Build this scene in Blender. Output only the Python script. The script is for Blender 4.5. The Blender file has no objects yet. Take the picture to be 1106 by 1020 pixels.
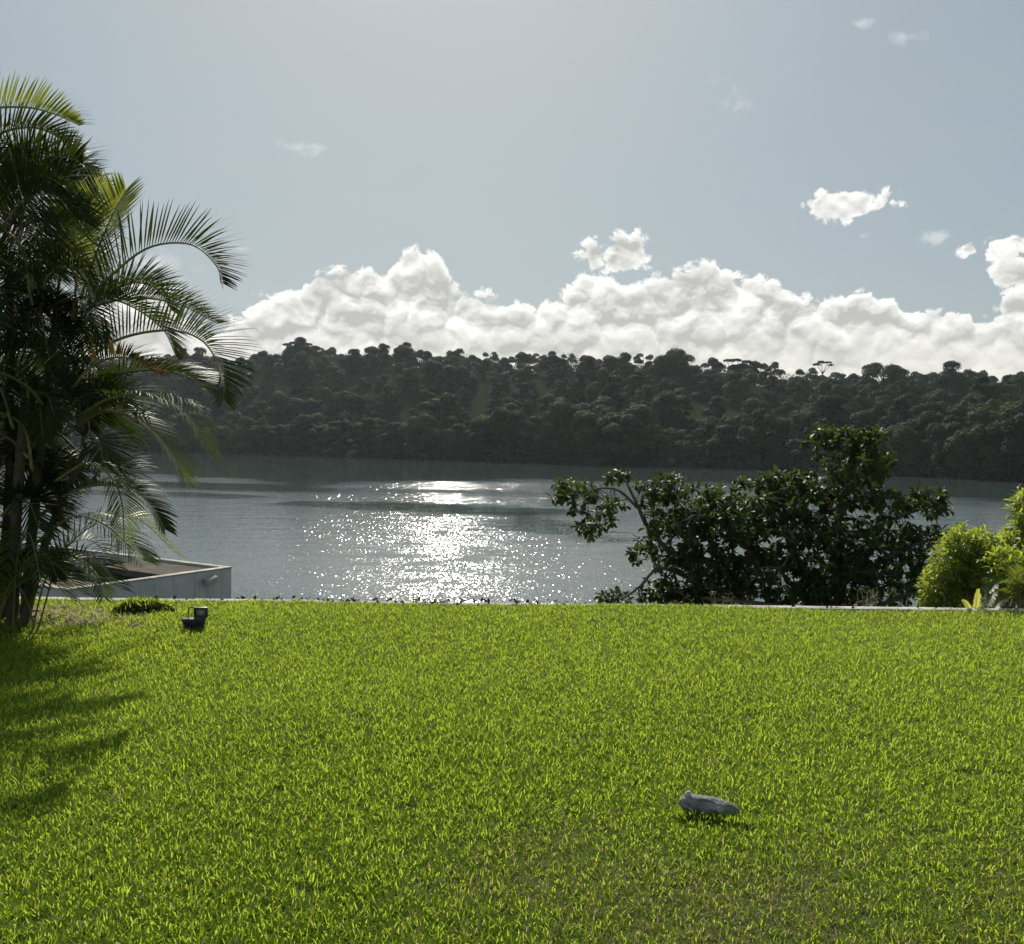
import bpy, bmesh, math, random
import numpy as np
from mathutils import Vector, Matrix, Quaternion
from mathutils import noise as mnoise

R = math.radians
random.seed(7)
rng = np.random.default_rng(11)
S = bpy.context.scene
COL = S.collection

# ------------------------------------------------------------------ camera
F = 1050.0                      # focal length in photo pixels (photo 1106 x 1020)
CAM = Vector((0, 0, 1.6))
PITCH, ROLL = R(2.2), R(0.67)
CM = Matrix.Rotation(R(90) - PITCH, 4, 'X') @ Matrix.Rotation(ROLL, 4, 'Z')
cd = bpy.data.cameras.new("camera")
cam = bpy.data.objects.new("camera", cd)
COL.objects.link(cam)
cam.matrix_world = Matrix.Translation(CAM) @ CM
cd.sensor_width = 36.0
cd.lens = 36.0 * F / 1106.0
cd.clip_start = 0.05
cd.clip_end = 6000
S.camera = cam

def at(px, py, Y):
    d = CM.to_3x3() @ Vector(((px - 553) / F, -(py - 510) / F, -1))
    return CAM + d * (Y / d.y)

def on_z(px, py, z):
    d = CM.to_3x3() @ Vector(((px - 553) / F, -(py - 510) / F, -1))
    return CAM + d * ((z - CAM.z) / d.z)

# ------------------------------------------------------------------ sun and sky
SUN_AZ, SUN_EL = R(-5.0), R(40.0)
S.view_settings.view_transform = 'Standard'
S.view_settings.look = 'None'
S.view_settings.exposure = 0.22
S.view_settings.gamma = 1.0
sl = bpy.data.lights.new("sun", 'SUN')
sl.energy = 5.0
sl.angle = R(0.5)
sl.color = (1.0, 0.94, 0.84)
sun = bpy.data.objects.new("sun", sl)
COL.objects.link(sun)
sdir = Vector((math.sin(SUN_AZ) * math.cos(SUN_EL), math.cos(SUN_AZ) * math.cos(SUN_EL), math.sin(SUN_EL)))
sun.rotation_euler = sdir.to_track_quat('Z', 'Y').to_euler()
sun.location = (0, 0, 40)

W = bpy.data.worlds.new("World")
S.world = W
W.use_nodes = True
W.cycles.sampling_method = 'MANUAL'
W.cycles.sample_map_resolution = 1024

class NT:
    """small helper for building node trees"""
    def __init__(s, nt):
        s.nt = nt
    def n(s, t, **kw):
        nd = s.nt.nodes.new(t)
        for k, v in kw.items():
            if k.startswith('i_'):
                nd.inputs[k[2:]].default_value = v
            else:
                setattr(nd, k, v)
        return nd
    def l(s, a, b):
        s.nt.links.new(a, b)
    def put(s, sock, v):
        if isinstance(v, (int, float, tuple)):
            sock.default_value = v
        else:
            s.l(v, sock)
    def m(s, op, a, b=None, c=None, clamp=False):
        nd = s.nt.nodes.new('ShaderNodeMath')
        nd.operation = op
        nd.use_clamp = clamp
        for i, v in enumerate((a, b, c)):
            if v is not None:
                s.put(nd.inputs[i], v)
        return nd.outputs[0]
    def ss(s, x, a, b):
        nd = s.nt.nodes.new('ShaderNodeMapRange')
        nd.interpolation_type = 'SMOOTHSTEP'
        s.put(nd.inputs['Value'], x)
        nd.inputs['From Min'].default_value = a
        nd.inputs['From Max'].default_value = b
        return nd.outputs[0]
    def lin(s, x, a, b, c=0.0, d=1.0):
        nd = s.nt.nodes.new('ShaderNodeMapRange')
        s.put(nd.inputs['Value'], x)
        for k, v in zip(('From Min', 'From Max', 'To Min', 'To Max'), (a, b, c, d)):
            nd.inputs[k].default_value = v
        return nd.outputs[0]
    def mix(s, f, a, b, mode='MIX'):
        nd = s.nt.nodes.new('ShaderNodeMix')
        nd.data_type = 'RGBA'
        nd.blend_type = mode
        s.put(nd.inputs[0], f)
        for i, v in ((6, a), (7, b)):
            if isinstance(v, tuple):
                nd.inputs[i].default_value = v if len(v) == 4 else v + (1,)
            else:
                s.l(v, nd.inputs[i])
        return nd.outputs[2]
    def comb(s, x, y, z):
        nd = s.nt.nodes.new('ShaderNodeCombineXYZ')
        for i, v in enumerate((x, y, z)):
            s.put(nd.inputs[i], v)
        return nd.outputs[0]
    def noise(s, vec, scale, detail=4, rough=0.5, lac=2.0, dist=0.0, out=0):
        nd = s.nt.nodes.new('ShaderNodeTexNoise')
        s.l(vec, nd.inputs['Vector'])
        for k, v in (('Scale', scale), ('Detail', detail), ('Roughness', rough), ('Lacunarity', lac), ('Distortion', dist)):
            nd.inputs[k].default_value = v
        return nd.outputs[out]

def px_azel(px, py):
    d = (CM.to_3x3() @ Vector(((px - 553) / F, -(py - 510) / F, -1))).normalized()
    return math.atan2(d.x, d.y), math.asin(d.z)

def build_world():
    t = NT(W.node_tree)
    for nd in list(W.node_tree.nodes):
        W.node_tree.nodes.remove(nd)
    out = t.n('ShaderNodeOutputWorld')
    bg = t.n('ShaderNodeBackground')
    bg.inputs['Strength'].default_value = 0.1
    t.l(bg.outputs[0], out.inputs[0])
    sky = t.n('ShaderNodeTexSky')
    sky.sky_type = 'NISHITA'
    sky.sun_disc = False
    sky.sun_elevation = SUN_EL
    sky.sun_rotation = SUN_AZ
    sky.altitude = 0
    sky.air_density = 1.0
    sky.dust_density = 1.6
    sky.ozone_density = 1.5
    tc = t.n('ShaderNodeTexCoord')
    sp = t.n('ShaderNodeSeparateXYZ')
    t.l(tc.outputs['Generated'], sp.inputs[0])
    az = t.m('ARCTAN2', sp.outputs[0], sp.outputs[1])
    el = t.m('ARCSINE', sp.outputs[2])

    def billow(az_, el_, octaves=4):
        v = t.comb(t.m('MULTIPLY', az_, 18.0), t.m('MULTIPLY', el_, 21.5), 0.0)
        wn = t.n('ShaderNodeTexNoise', noise_dimensions='2D')
        t.l(v, wn.inputs['Vector'])
        wn.inputs['Scale'].default_value = 1.3
        wn.inputs['Detail'].default_value = 5 if octaves > 2 else 2
        wn.inputs['Roughness'].default_value = 0.6
        sub = t.n('ShaderNodeVectorMath', operation='SUBTRACT')
        t.l(wn.outputs['Color'], sub.inputs[0])
        sub.inputs[1].default_value = (.5, .5, .5)
        ma = t.n('ShaderNodeVectorMath', operation='MULTIPLY_ADD')
        t.l(sub.outputs[0], ma.inputs[0])
        ma.inputs[1].default_value = (.7, .7, .7)
        t.l(v, ma.inputs[2])
        tot = None
        for sc_, w_ in ((1.0, .50), (2.4, .29), (5.6, .15), (13.0, .06))[:octaves]:
            vo = t.n('ShaderNodeTexVoronoi', feature='SMOOTH_F1' if sc_ < 2 else 'F1', voronoi_dimensions='2D')
            t.l(ma.outputs[0], vo.inputs['Vector'])
            vo.inputs['Scale'].default_value = sc_
            if sc_ < 2: vo.inputs['Smoothness'].default_value = 0.1
            d_ = t.m('MULTIPLY', vo.outputs['Distance'], vo.outputs['Distance'])
            p_ = t.m('MULTIPLY', t.m('SUBTRACT', 1.0, t.m('MULTIPLY', d_, 1.7)), w_)
            tot = p_ if tot is None else t.m('ADD', tot, p_)
        return tot

    # outline of the cumulus bank: elevation of the cloud tops over azimuth
    A0, A1 = R(-60), R(60)
    prof = [(-400, 330), (-150, 300), (60, 330), (150, 300), (215, 350), (250, 332), (285, 322), (330, 306), (375, 296), (415, 286), (455, 268), (485, 300),
            (520, 318), (548, 330), (575, 322), (615, 306), (660, 296), (700, 302), (740, 294), (780, 288), (825, 296), (868, 324),
            (900, 316), (945, 320), (1000, 328), (1060, 320), (1106, 308), (1250, 310), (1500, 330)]
    fc = t.n('ShaderNodeFloatCurve')
    cv = fc.mapping.curves[0]
    pts = []
    for x, y in prof:
        a, e = px_azel(x, y)
        pts.append(((a - A0) / (A1 - A0), e / R(20)))
    cv.points[0].location = (0, pts[0][1])
    cv.points[1].location = (1, pts[-1][1])
    for p in pts:
        cv.points.new(*p)
    fc.mapping.update()
    t.put(fc.inputs['Value'], t.lin(az, A0, A1))
    top = t.m('MULTIPLY', fc.outputs[0], R(20))

    SOLID = ((664, 277, 44, 27, 1.0), (923, 219, 46, 20, .85), (1098, 296, 30, 18, .8), (1085, 268, 26, 13, .6),
                                (1045, 270, 14, 7, .55))
    FAINT = ((1008, 257, 30, 10, .5), (928, 26, 24, 9, .5), (985, 40, 26, 9, .5), (643, 196, 13, 6, .5), (855, 243, 16, 7, .5), (932, 254, 18, 7, .5), (165, 282, 60, 20, .6),
             (175, 320, 50, 14, .5), (262, 268, 14, 5, .5), (340, 160, 40, 8, .3), (755, 105, 70, 16, .3), (300, 310, 26, 8, .4))
    def density(az_, el_, b, blobs=SOLID, bank=True):
        d = t.m('MINIMUM', t.m('DIVIDE', t.m('SUBTRACT', top, el_), R(2.2)), 1.3) if bank else -2.0
        for x, y, rx, ry, w in blobs:
            a, e = px_azel(x, y)
            q = t.m('ADD', t.m('POWER', t.m('DIVIDE', t.m('SUBTRACT', az_, a), rx / F), 2.0), t.m('POWER', t.m('DIVIDE', t.m('SUBTRACT', el_, e), ry / F), 2.0))
            q = t.m('MULTIPLY', t.m('SUBTRACT', 1.0, t.m('SQRT', q)), w)
            d = t.m('MAXIMUM', d, t.m('SUBTRACT', q, 0.15))
        return t.m('ADD', d, t.m('MULTIPLY', t.m('SUBTRACT', b, 0.61), 1.2))

    b0 = billow(az, el)
    D0 = density(az, el, b0)
    alpha = t.ss(D0, 0.0, 0.20)
    alpha = t.m('MAXIMUM', alpha, t.m('MULTIPLY', t.ss(density(az, el, b0, FAINT, False), 0.05, 0.6), 0.36))
    # light from above: how much cloud lies a little further up towards the sun
    bl = billow(az, el, 2)
    sh = t.m('MULTIPLY', t.m('SUBTRACT', bl, billow(t.m('ADD', az, R(-.12)), t.m('ADD', el, R(.5)), 2)), 1.25)
    sh = t.m('ADD', sh, t.m('MULTIPLY', t.m('SUBTRACT', b0, billow(t.m('ADD', az, R(-.05)), t.m('ADD', el, R(.2)), 4)), .8))
    v2 = t.comb(t.m('MULTIPLY', az, 9.0), t.m('MULTIPLY', el, 20.0), 1.3)
    big = t.noise(v2, 1.6, 5, 0.6)
    rim = t.m('SUBTRACT', 1.0, t.ss(D0, 0.0, 0.5))
    lum = t.m('ADD', 0.68, t.m('MULTIPLY', sh, 0.72))
    lum = t.m('ADD', lum, t.m('MULTIPLY', rim, 0.30))
    lum = t.m('ADD', lum, t.m('MULTIPLY', t.m('SUBTRACT', big, 0.5), 0.95))
    low = t.m('SUBTRACT', 1.0, t.ss(el, R(3.6), R(7.5)))
    lum = t.m('MULTIPLY_ADD', low, t.m('MULTIPLY', t.m('SUBTRACT', 0.74, lum), 0.65), lum)
    lum = t.m('MINIMUM', t.m('MAXIMUM', lum, 0.50), 0.96)
    cc = t.mix(low, (1.0, 0.995, 0.955), (1.0, 0.985, 0.92))
    cl = t.n('ShaderNodeVectorMath', operation='SCALE')
    t.l(cc, cl.inputs[0])
    t.put(cl.inputs['Scale'], t.m('MULTIPLY', lum, 9.3))
    veil_n = t.noise(t.comb(t.m('MULTIPLY', az, 3.0), t.m('MULTIPLY', el, 9.0), 5.0), 1.5, 6, 0.55, dist=0.6)
    veil = t.m('MULTIPLY', t.ss(veil_n, 0.42, 0.85), 0.3)
    # the humid air evens the clear sky out
    k = t.n('ShaderNodeVectorMath', operation='SCALE'); t.l(sky.outputs[0], k.inputs[0]); k.inputs['Scale'].default_value = 1 / 14.0
    k1 = t.n('ShaderNodeVectorMath', operation='ADD'); t.l(k.outputs[0], k1.inputs[0]); k1.inputs[1].default_value = (1, 1, 1)
    k2 = t.n('ShaderNodeVectorMath', operation='DIVIDE'); t.l(sky.outputs[0], k2.inputs[0]); t.l(k1.outputs[0], k2.inputs[1])
    skyc = t.mix(0.40, k2.outputs[0], (3.4, 4.7, 5.2))
    skyc = t.mix(veil, skyc, (5.0, 5.3, 5.3))
    dim = t.n('ShaderNodeVectorMath', operation='SCALE'); t.l(skyc, dim.inputs[0]); dim.inputs['Scale'].default_value = .84
    final = t.mix(alpha, dim.outputs[0], cl.outputs[0])
    t.l(final, bg.inputs['Color'])

build_world()

# ------------------------------------------------------------------ helpers
def tag(o, label=None, cat=None, group=None, kind=None):
    if label: o['label'] = label
    if cat: o['category'] = cat
    if group: o['group'] = group
    if kind: o['kind'] = kind
    return o

def link(name, me, mats, parent=None):
    o = bpy.data.objects.new(name, me)
    COL.objects.link(o)
    for m in (mats if isinstance(mats, (list, tuple)) else [mats]):
        me.materials.append(m)
    if parent: o.parent = parent
    return o

def empty(name, loc, rz=0):
    o = bpy.data.objects.new(name, None)
    COL.objects.link(o)
    o.location = loc
    o.rotation_euler = (0, 0, rz)
    o.empty_display_size = 0.1
    return o

def mesh_np(name, V, faces_q=None, faces_t=None, attrs=None, smooth=False, mat_idx=None):
    """fast mesh from numpy vertices, quads and triangles"""
    me = bpy.data.meshes.new(name)
    V = np.asarray(V, dtype=np.float32).reshape(-1, 3)
    me.vertices.add(len(V))
    me.vertices.foreach_set('co', V.ravel())
    idx, starts, n = [], [], 0
    if faces_q is not None and len(faces_q):
        q = np.asarray(faces_q, dtype=np.int32)
        idx.append(q.ravel()); starts.append(n + 4 * np.arange(len(q))); n += q.size
    if faces_t is not None and len(faces_t):
        q = np.asarray(faces_t, dtype=np.int32)
        idx.append(q.ravel()); starts.append(n + 3 * np.arange(len(q))); n += q.size
    idx = np.concatenate(idx).astype(np.int32); st = np.concatenate(starts).astype(np.int32)
    me.loops.add(len(idx)); me.loops.foreach_set('vertex_index', idx)
    me.polygons.add(len(st)); me.polygons.foreach_set('loop_start', st)
    if smooth:
        me.polygons.foreach_set('use_smooth', np.ones(len(st), dtype=bool))
    if mat_idx is not None:
        me.polygons.foreach_set('material_index', np.asarray(mat_idx, dtype=np.int32))
    me.update(calc_edges=True)
    for k, a in (attrs or {}).items():
        at_ = me.attributes.new(k, 'FLOAT', 'POINT')
        at_.data.foreach_set('value', np.asarray(a, dtype=np.float32))
    return me

class MB:
    """collects shapes into one mesh"""
    def __init__(s):
        s.v, s.q, s.t, s.a = [], [], [], []
    def add(s, v, q=(), t=(), a=0.5):
        o = len(s.v)
        s.v.extend([tuple(p) for p in v])
        s.q.extend([tuple(i + o for i in f) for f in q])
        s.t.extend([tuple(i + o for i in f) for f in t])
        s.a.extend([a] * len(v))
    def box(s, c, size, rot=None):
        h = Vector(size) * .5
        m = rot or Matrix.Identity(3)
        vs = [Vector(c) + m @ Vector((x * h.x, y * h.y, z * h.z)) for x in (-1, 1) for y in (-1, 1) for z in (-1, 1)]
        s.add(vs, [(0, 1, 3, 2), (4, 6, 7, 5), (0, 4, 5, 1), (2, 3, 7, 6), (0, 2, 6, 4), (1, 5, 7, 3)])
    def tube(s, pts, radii, n=8, a=0.5, cap=True):
        pts = [Vector(p) for p in pts]
        vs, q, t = [], [], []
        ref = None
        for i, p in enumerate(pts):
            d = (pts[min(i + 1, len(pts) - 1)] - pts[max(i - 1, 0)]).normalized()
            if ref is None:
                ref = d.orthogonal().normalized()
            u = (ref - d * ref.dot(d))
            u = u.normalized() if u.length > 1e-5 else d.orthogonal().normalized()
            ref = u
            w = d.cross(u)
            r = radii[i] if hasattr(radii, '__len__') else radii
            for k in range(n):
                an = 2 * math.pi * k / n
                vs.append(p + (u * math.cos(an) + w * math.sin(an)) * r)
        for i in range(len(pts) - 1):
            for k in range(n):
                k2 = (k + 1) % n
                q.append((i * n + k, i * n + k2, (i + 1) * n + k2, (i + 1) * n + k))
        if cap:
            for e, b in ((0, 0), (1, (len(pts) - 1) * n)):
                c = len(vs); vs.append(pts[-1 if e else 0])
                for k in range(n):
                    k2 = (k + 1) % n
                    t.append((c, b + k, b + k2) if e else (c, b + k2, b + k))
        s.add(vs, q, t, a)
    def build(s, name, mats, parent=None, smooth=False, bevel=0):
        me = mesh_np(name, s.v, s.q, s.t, {'tint': s.a}, smooth)
        o = link(name, me, mats, parent)
        if bevel:
            b = o.modifiers.new('bevel', 'BEVEL'); b.width = bevel; b.segments = 2; b.limit_method = 'ANGLE'
        return o

def spline(P, n):
    """Catmull-Rom through P"""
    P = [Vector(p) for p in P]
    Q = [P[0] * 2 - P[1]] + P + [P[-1] * 2 - P[-2]]
    out = []
    m = len(P) - 1
    for i in range(n + 1):
        u = i / n * m
        k = min(int(u), m - 1)
        f = u - k
        a, b, c, d = Q[k:k + 4]
        out.append(.5 * (2 * b + (c - a) * f + (2 * a - 5 * b + 4 * c - d) * f * f + (3 * b - a - 3 * c + d) * f ** 3))
    return out

# ------------------------------------------------------------------ materials
def mat(name):
    m = bpy.data.materials.new(name)
    m.use_nodes = True
    nt = m.node_tree
    for nd in list(nt.nodes):
        nt.nodes.remove(nd)
    t = NT(nt)
    t.out = t.n('ShaderNodeOutputMaterial')
    t.mt = m
    return t

def leaf_mat(name, c1, c2, trans=(0.3, 0.4, 0.05), tw=0.45, rough=0.4, spec=0.4, dry=None, nscale=1.0):
    t = mat(name)
    at_ = t.n('ShaderNodeAttribute', attribute_name='tint')
    tcn = t.n('ShaderNodeNewGeometry')
    nz = t.noise(tcn.outputs['Position'], nscale, 3)
    f = t.m('MULTIPLY_ADD', t.m('SUBTRACT', nz, .5), 0.9, at_.outputs['Fac'], clamp=True)
    col = t.mix(f, c1, c2)
    if dry:
        col = t.mix(t.ss(at_.outputs['Fac'], 0.985, 1.0), col, dry)
    pb = t.n('ShaderNodeBsdfPrincipled')
    t.l(col, pb.inputs['Base Color'])
    pb.inputs['Roughness'].default_value = rough
    pb.inputs['Specular IOR Level'].default_value = spec
    tr = t.n('ShaderNodeBsdfTranslucent')
    tcol = t.mix(1.0, t.mix(0.0, trans, trans), t.mix(f, (.76, .82, .72), (1.08, 1.05, 1.1)), 'MULTIPLY')
    if dry:
        tcol = t.mix(t.ss(at_.outputs['Fac'], 0.985, 1.0), tcol, tuple(x * 1.2 for x in dry))
    t.l(tcol, tr.inputs['Color'])
    mx = t.n('ShaderNodeMixShader')
    mx.inputs[0].default_value = tw
    t.l(pb.outputs[0], mx.inputs[1]); t.l(tr.outputs[0], mx.inputs[2])
    t.l(mx.outputs[0], t.out.inputs[0])
    return t.mt

def rough_mat(name, c1, c2, scale=4, rough=0.85, bump=0.3, bscale=30, spec=0.3, c3=None):
    t = mat(name)
    g = t.n('ShaderNodeTexCoord')
    n1 = t.noise(g.outputs['Object'], scale, 5, .6)
    col = t.mix(t.ss(n1, .3, .7), c1, c2)
    if c3:
        n3 = t.noise(g.outputs['Object'], scale * 3.1, 4, .65)
        col = t.mix(t.ss(n3, .55, .72), col, c3)
    pb = t.n('ShaderNodeBsdfPrincipled')
    t.l(col, pb.inputs['Base Color'])
    pb.inputs['Roughness'].default_value = rough
    pb.inputs['Specular IOR Level'].default_value = spec
    if bump:
        b = t.n('ShaderNodeBump'); b.inputs['Strength'].default_value = bump; b.inputs['Distance'].default_value = .02
        t.l(t.noise(g.outputs['Object'], bscale, 5, .6), b.inputs['Height'])
        t.l(b.outputs[0], pb.inputs['Normal'])
    t.l(pb.outputs[0], t.out.inputs[0])
    return t.mt

M = {}
M['grass'] = leaf_mat('grass_blade', (0.058, 0.120, 0.012), (0.13, 0.205, 0.018), (0.52, 0.65, 0.055), .56, .5, .10, dry=(0.34, 0.28, 0.13), nscale=.9)
M['grass_worn'] = M['grass']
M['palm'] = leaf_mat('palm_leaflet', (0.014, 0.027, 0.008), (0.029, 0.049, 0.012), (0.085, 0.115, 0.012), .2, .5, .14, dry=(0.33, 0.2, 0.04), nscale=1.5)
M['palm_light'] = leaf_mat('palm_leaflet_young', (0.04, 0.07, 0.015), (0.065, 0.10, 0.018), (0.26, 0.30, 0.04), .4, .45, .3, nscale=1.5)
M['almond'] = leaf_mat('broad_leaf', (0.018, 0.036, 0.010), (0.042, 0.068, 0.016), (0.11, 0.165, 0.022), .26, .5, .12, nscale=1.0)
M['shrub'] = leaf_mat('shrub_leaf', (0.07, 0.12, 0.014), (0.13, 0.18, 0.02), (0.50, 0.58, 0.06), .5, .45, .3, nscale=3.0)
M['fern'] = leaf_mat('fern_leaf', (0.12, 0.16, 0.03), (0.2, 0.2, 0.04), (0.6, 0.6, 0.12), .5, .5, .3)
M['forest'] = leaf_mat('forest_leaf', (0.018, 0.038, 0.014), (0.046, 0.078, 0.026), (0.045, 0.08, 0.02), .22, .7, .06, nscale=.12)
M['forest_b'] = leaf_mat('forest_leaf_olive', (0.034, 0.056, 0.018), (0.076, 0.10, 0.032), (0.07, 0.10, 0.02), .25, .7, .06, nscale=.12)
M['forest_c'] = leaf_mat('forest_leaf_dark', (0.012, 0.026, 0.012), (0.028, 0.048, 0.020), (0.04, 0.05, 0.015), .2, .7, .06, nscale=.12)
M['bark'] = rough_mat('bark', (0.10, 0.085, 0.07), (0.2, 0.18, 0.155), 5, .9, .6, 40)
M['fbark'] = rough_mat('forest_bark', (0.07, 0.065, 0.055), (0.13, 0.12, 0.10), .6, .95, 0, 30, .0)
M['palm_stem'] = rough_mat('palm_stem', (0.04, 0.036, 0.02), (0.08, 0.07, 0.04), 6, .7, .4, 50)
M['rachis'] = rough_mat('palm_rachis', (0.11, 0.12, 0.03), (0.17, 0.16, 0.05), 6, .5, 0)
M['concrete'] = rough_mat('concrete', (0.30, 0.28, 0.24), (0.50, 0.48, 0.43), 3, .9, .4, 60, .2, c3=(0.16, 0.14, 0.11))
M['roof'] = rough_mat('roof_slab', (0.075, 0.066, 0.052), (0.13, 0.115, 0.092), 1.6, .95, .3, 30, .05, c3=(0.05, 0.042, 0.034))
M['soil'] = rough_mat('bank_soil', (0.014, 0.022, 0.009), (0.030, 0.036, 0.015), .8, .95, .4, 6, 0.0)
M['black'] = rough_mat('black_metal', (0.012, 0.012, 0.013), (0.025, 0.025, 0.027), 20, .45, .1, 200, .5)
M['dry'] = rough_mat('dry_stem', (0.16, 0.13, 0.09), (0.26, 0.22, 0.16), 20, .9, 0)

def wall_mat():
    t = mat('white_wall')
    g = t.n('ShaderNodeTexCoord')
    mp = t.n('ShaderNodeMapping'); mp.inputs['Scale'].default_value = (6, 6, .35)
    t.l(g.outputs['Object'], mp.inputs[0])
    st = t.noise(mp.outputs[0], 1.0, 5, .65)
    n2 = t.noise(g.outputs['Object'], 1.1, 4, .6)
    col = t.mix(t.ss(n2, .3, .75), (0.42, 0.41, 0.385), (0.54, 0.53, 0.50))
    col = t.mix(t.m('MULTIPLY', t.ss(st, .54, .68), .7), col, (0.22, 0.21, 0.19))
    pb = t.n('ShaderNodeBsdfPrincipled'); t.l(col, pb.inputs['Base Color'])
    pb.inputs['Roughness'].default_value = .85
    b = t.n('ShaderNodeBump'); b.inputs['Strength'].default_value = .15; b.inputs['Distance'].default_value = .01
    t.l(t.noise(g.outputs['Object'], 40, 4), b.inputs['Height']); t.l(b.outputs[0], pb.inputs['Normal'])
    t.l(pb.outputs[0], t.out.inputs[0])
    return t.mt
M['wall'] = wall_mat()

# ------------------------------------------------------------------ far shore geometry
LAKE = -6.4
shore_px = [-600, -200, 100, 260, 400, 550, 680, 850, 1000, 1106, 1300, 1700]
shore_py = [482, 484, 487, 490.5, 494.5, 499, 503.5, 508, 515, 520, 530, 548]
shoreY = np.array([on_z(x, y, LAKE).y for x, y in zip(shore_px, shore_py)])
sky_px = [-600, -200, 60, 150, 200, 260, 290, 325, 360, 430, 470, 560, 600, 650, 700, 745, 800, 845, 900, 960, 1000, 1060, 1106, 1300, 1700]
sky_py = [385, 382, 384, 386, 381, 392, 380, 376, 382, 378, 383, 384, 381, 387, 387, 394, 394, 402, 404, 408, 406, 406, 409, 405, 400]
RIDGE = 150.0
def shore_at(px):
    return np.interp(px, shore_px, shoreY)
def ridge_ground(px):
    y = np.interp(px, sky_px, sky_py)
    Y = shore_at(px) + RIDGE
    hor = 470 + (px - 553) * math.tan(ROLL)
    return (hor - y) / F * Y + 1.6 - 7.6
def terrain(X, Y):
    X = np.asarray(X, float); Y = np.asarray(Y, float)
    px = np.clip(553 + F * X / np.maximum(Y, 1), -600, 1700)
    d = Y - shore_at(px)
    u = np.clip(d / RIDGE, 0, 1)
    rg = ridge_ground(px)
    far = np.where(d < 0, -9.5 + 3.4 * np.clip((d + 6) / 6, 0, 1), LAKE + .3 + (rg - LAKE - .3) * (0.25 * u + 0.75 * u * u * (3 - 2 * u)) - np.clip(d - RIDGE - 20, 0, 600) * .05)
    n = np.clip((Y - 9.2) / 26.0, 0, 1)
    near = -1.0 - 8.5 * n
    return np.where(Y < 60, near, far)

def build_ground():
    ys = np.concatenate([np.linspace(9.14, 40, 24), np.linspace(44, 150, 12), np.arange(156, 560, 5.0), np.linspace(570, 640, 8)])
    us = np.linspace(-1.25, 1.25, 150)
    rows = []
    for y in ys:
        w = max(14.0, y * .62 + 8)
        x = us * w
        z = terrain(x, np.full_like(x, y))
        rows.append(np.stack([x, np.full_like(x, y), z], 1))
    V = np.concatenate(rows)
    n = len(us)
    i, j = np.meshgrid(np.arange(len(ys) - 1), np.arange(n - 1), indexing='ij')
    b = (i * n + j).ravel()
    me = mesh_np('ground', V, np.stack([b, b + 1, b + n + 1, b + n], 1), smooth=True)
    tag(link('ground', me, M['soil']), kind='structure')
build_ground()

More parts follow.
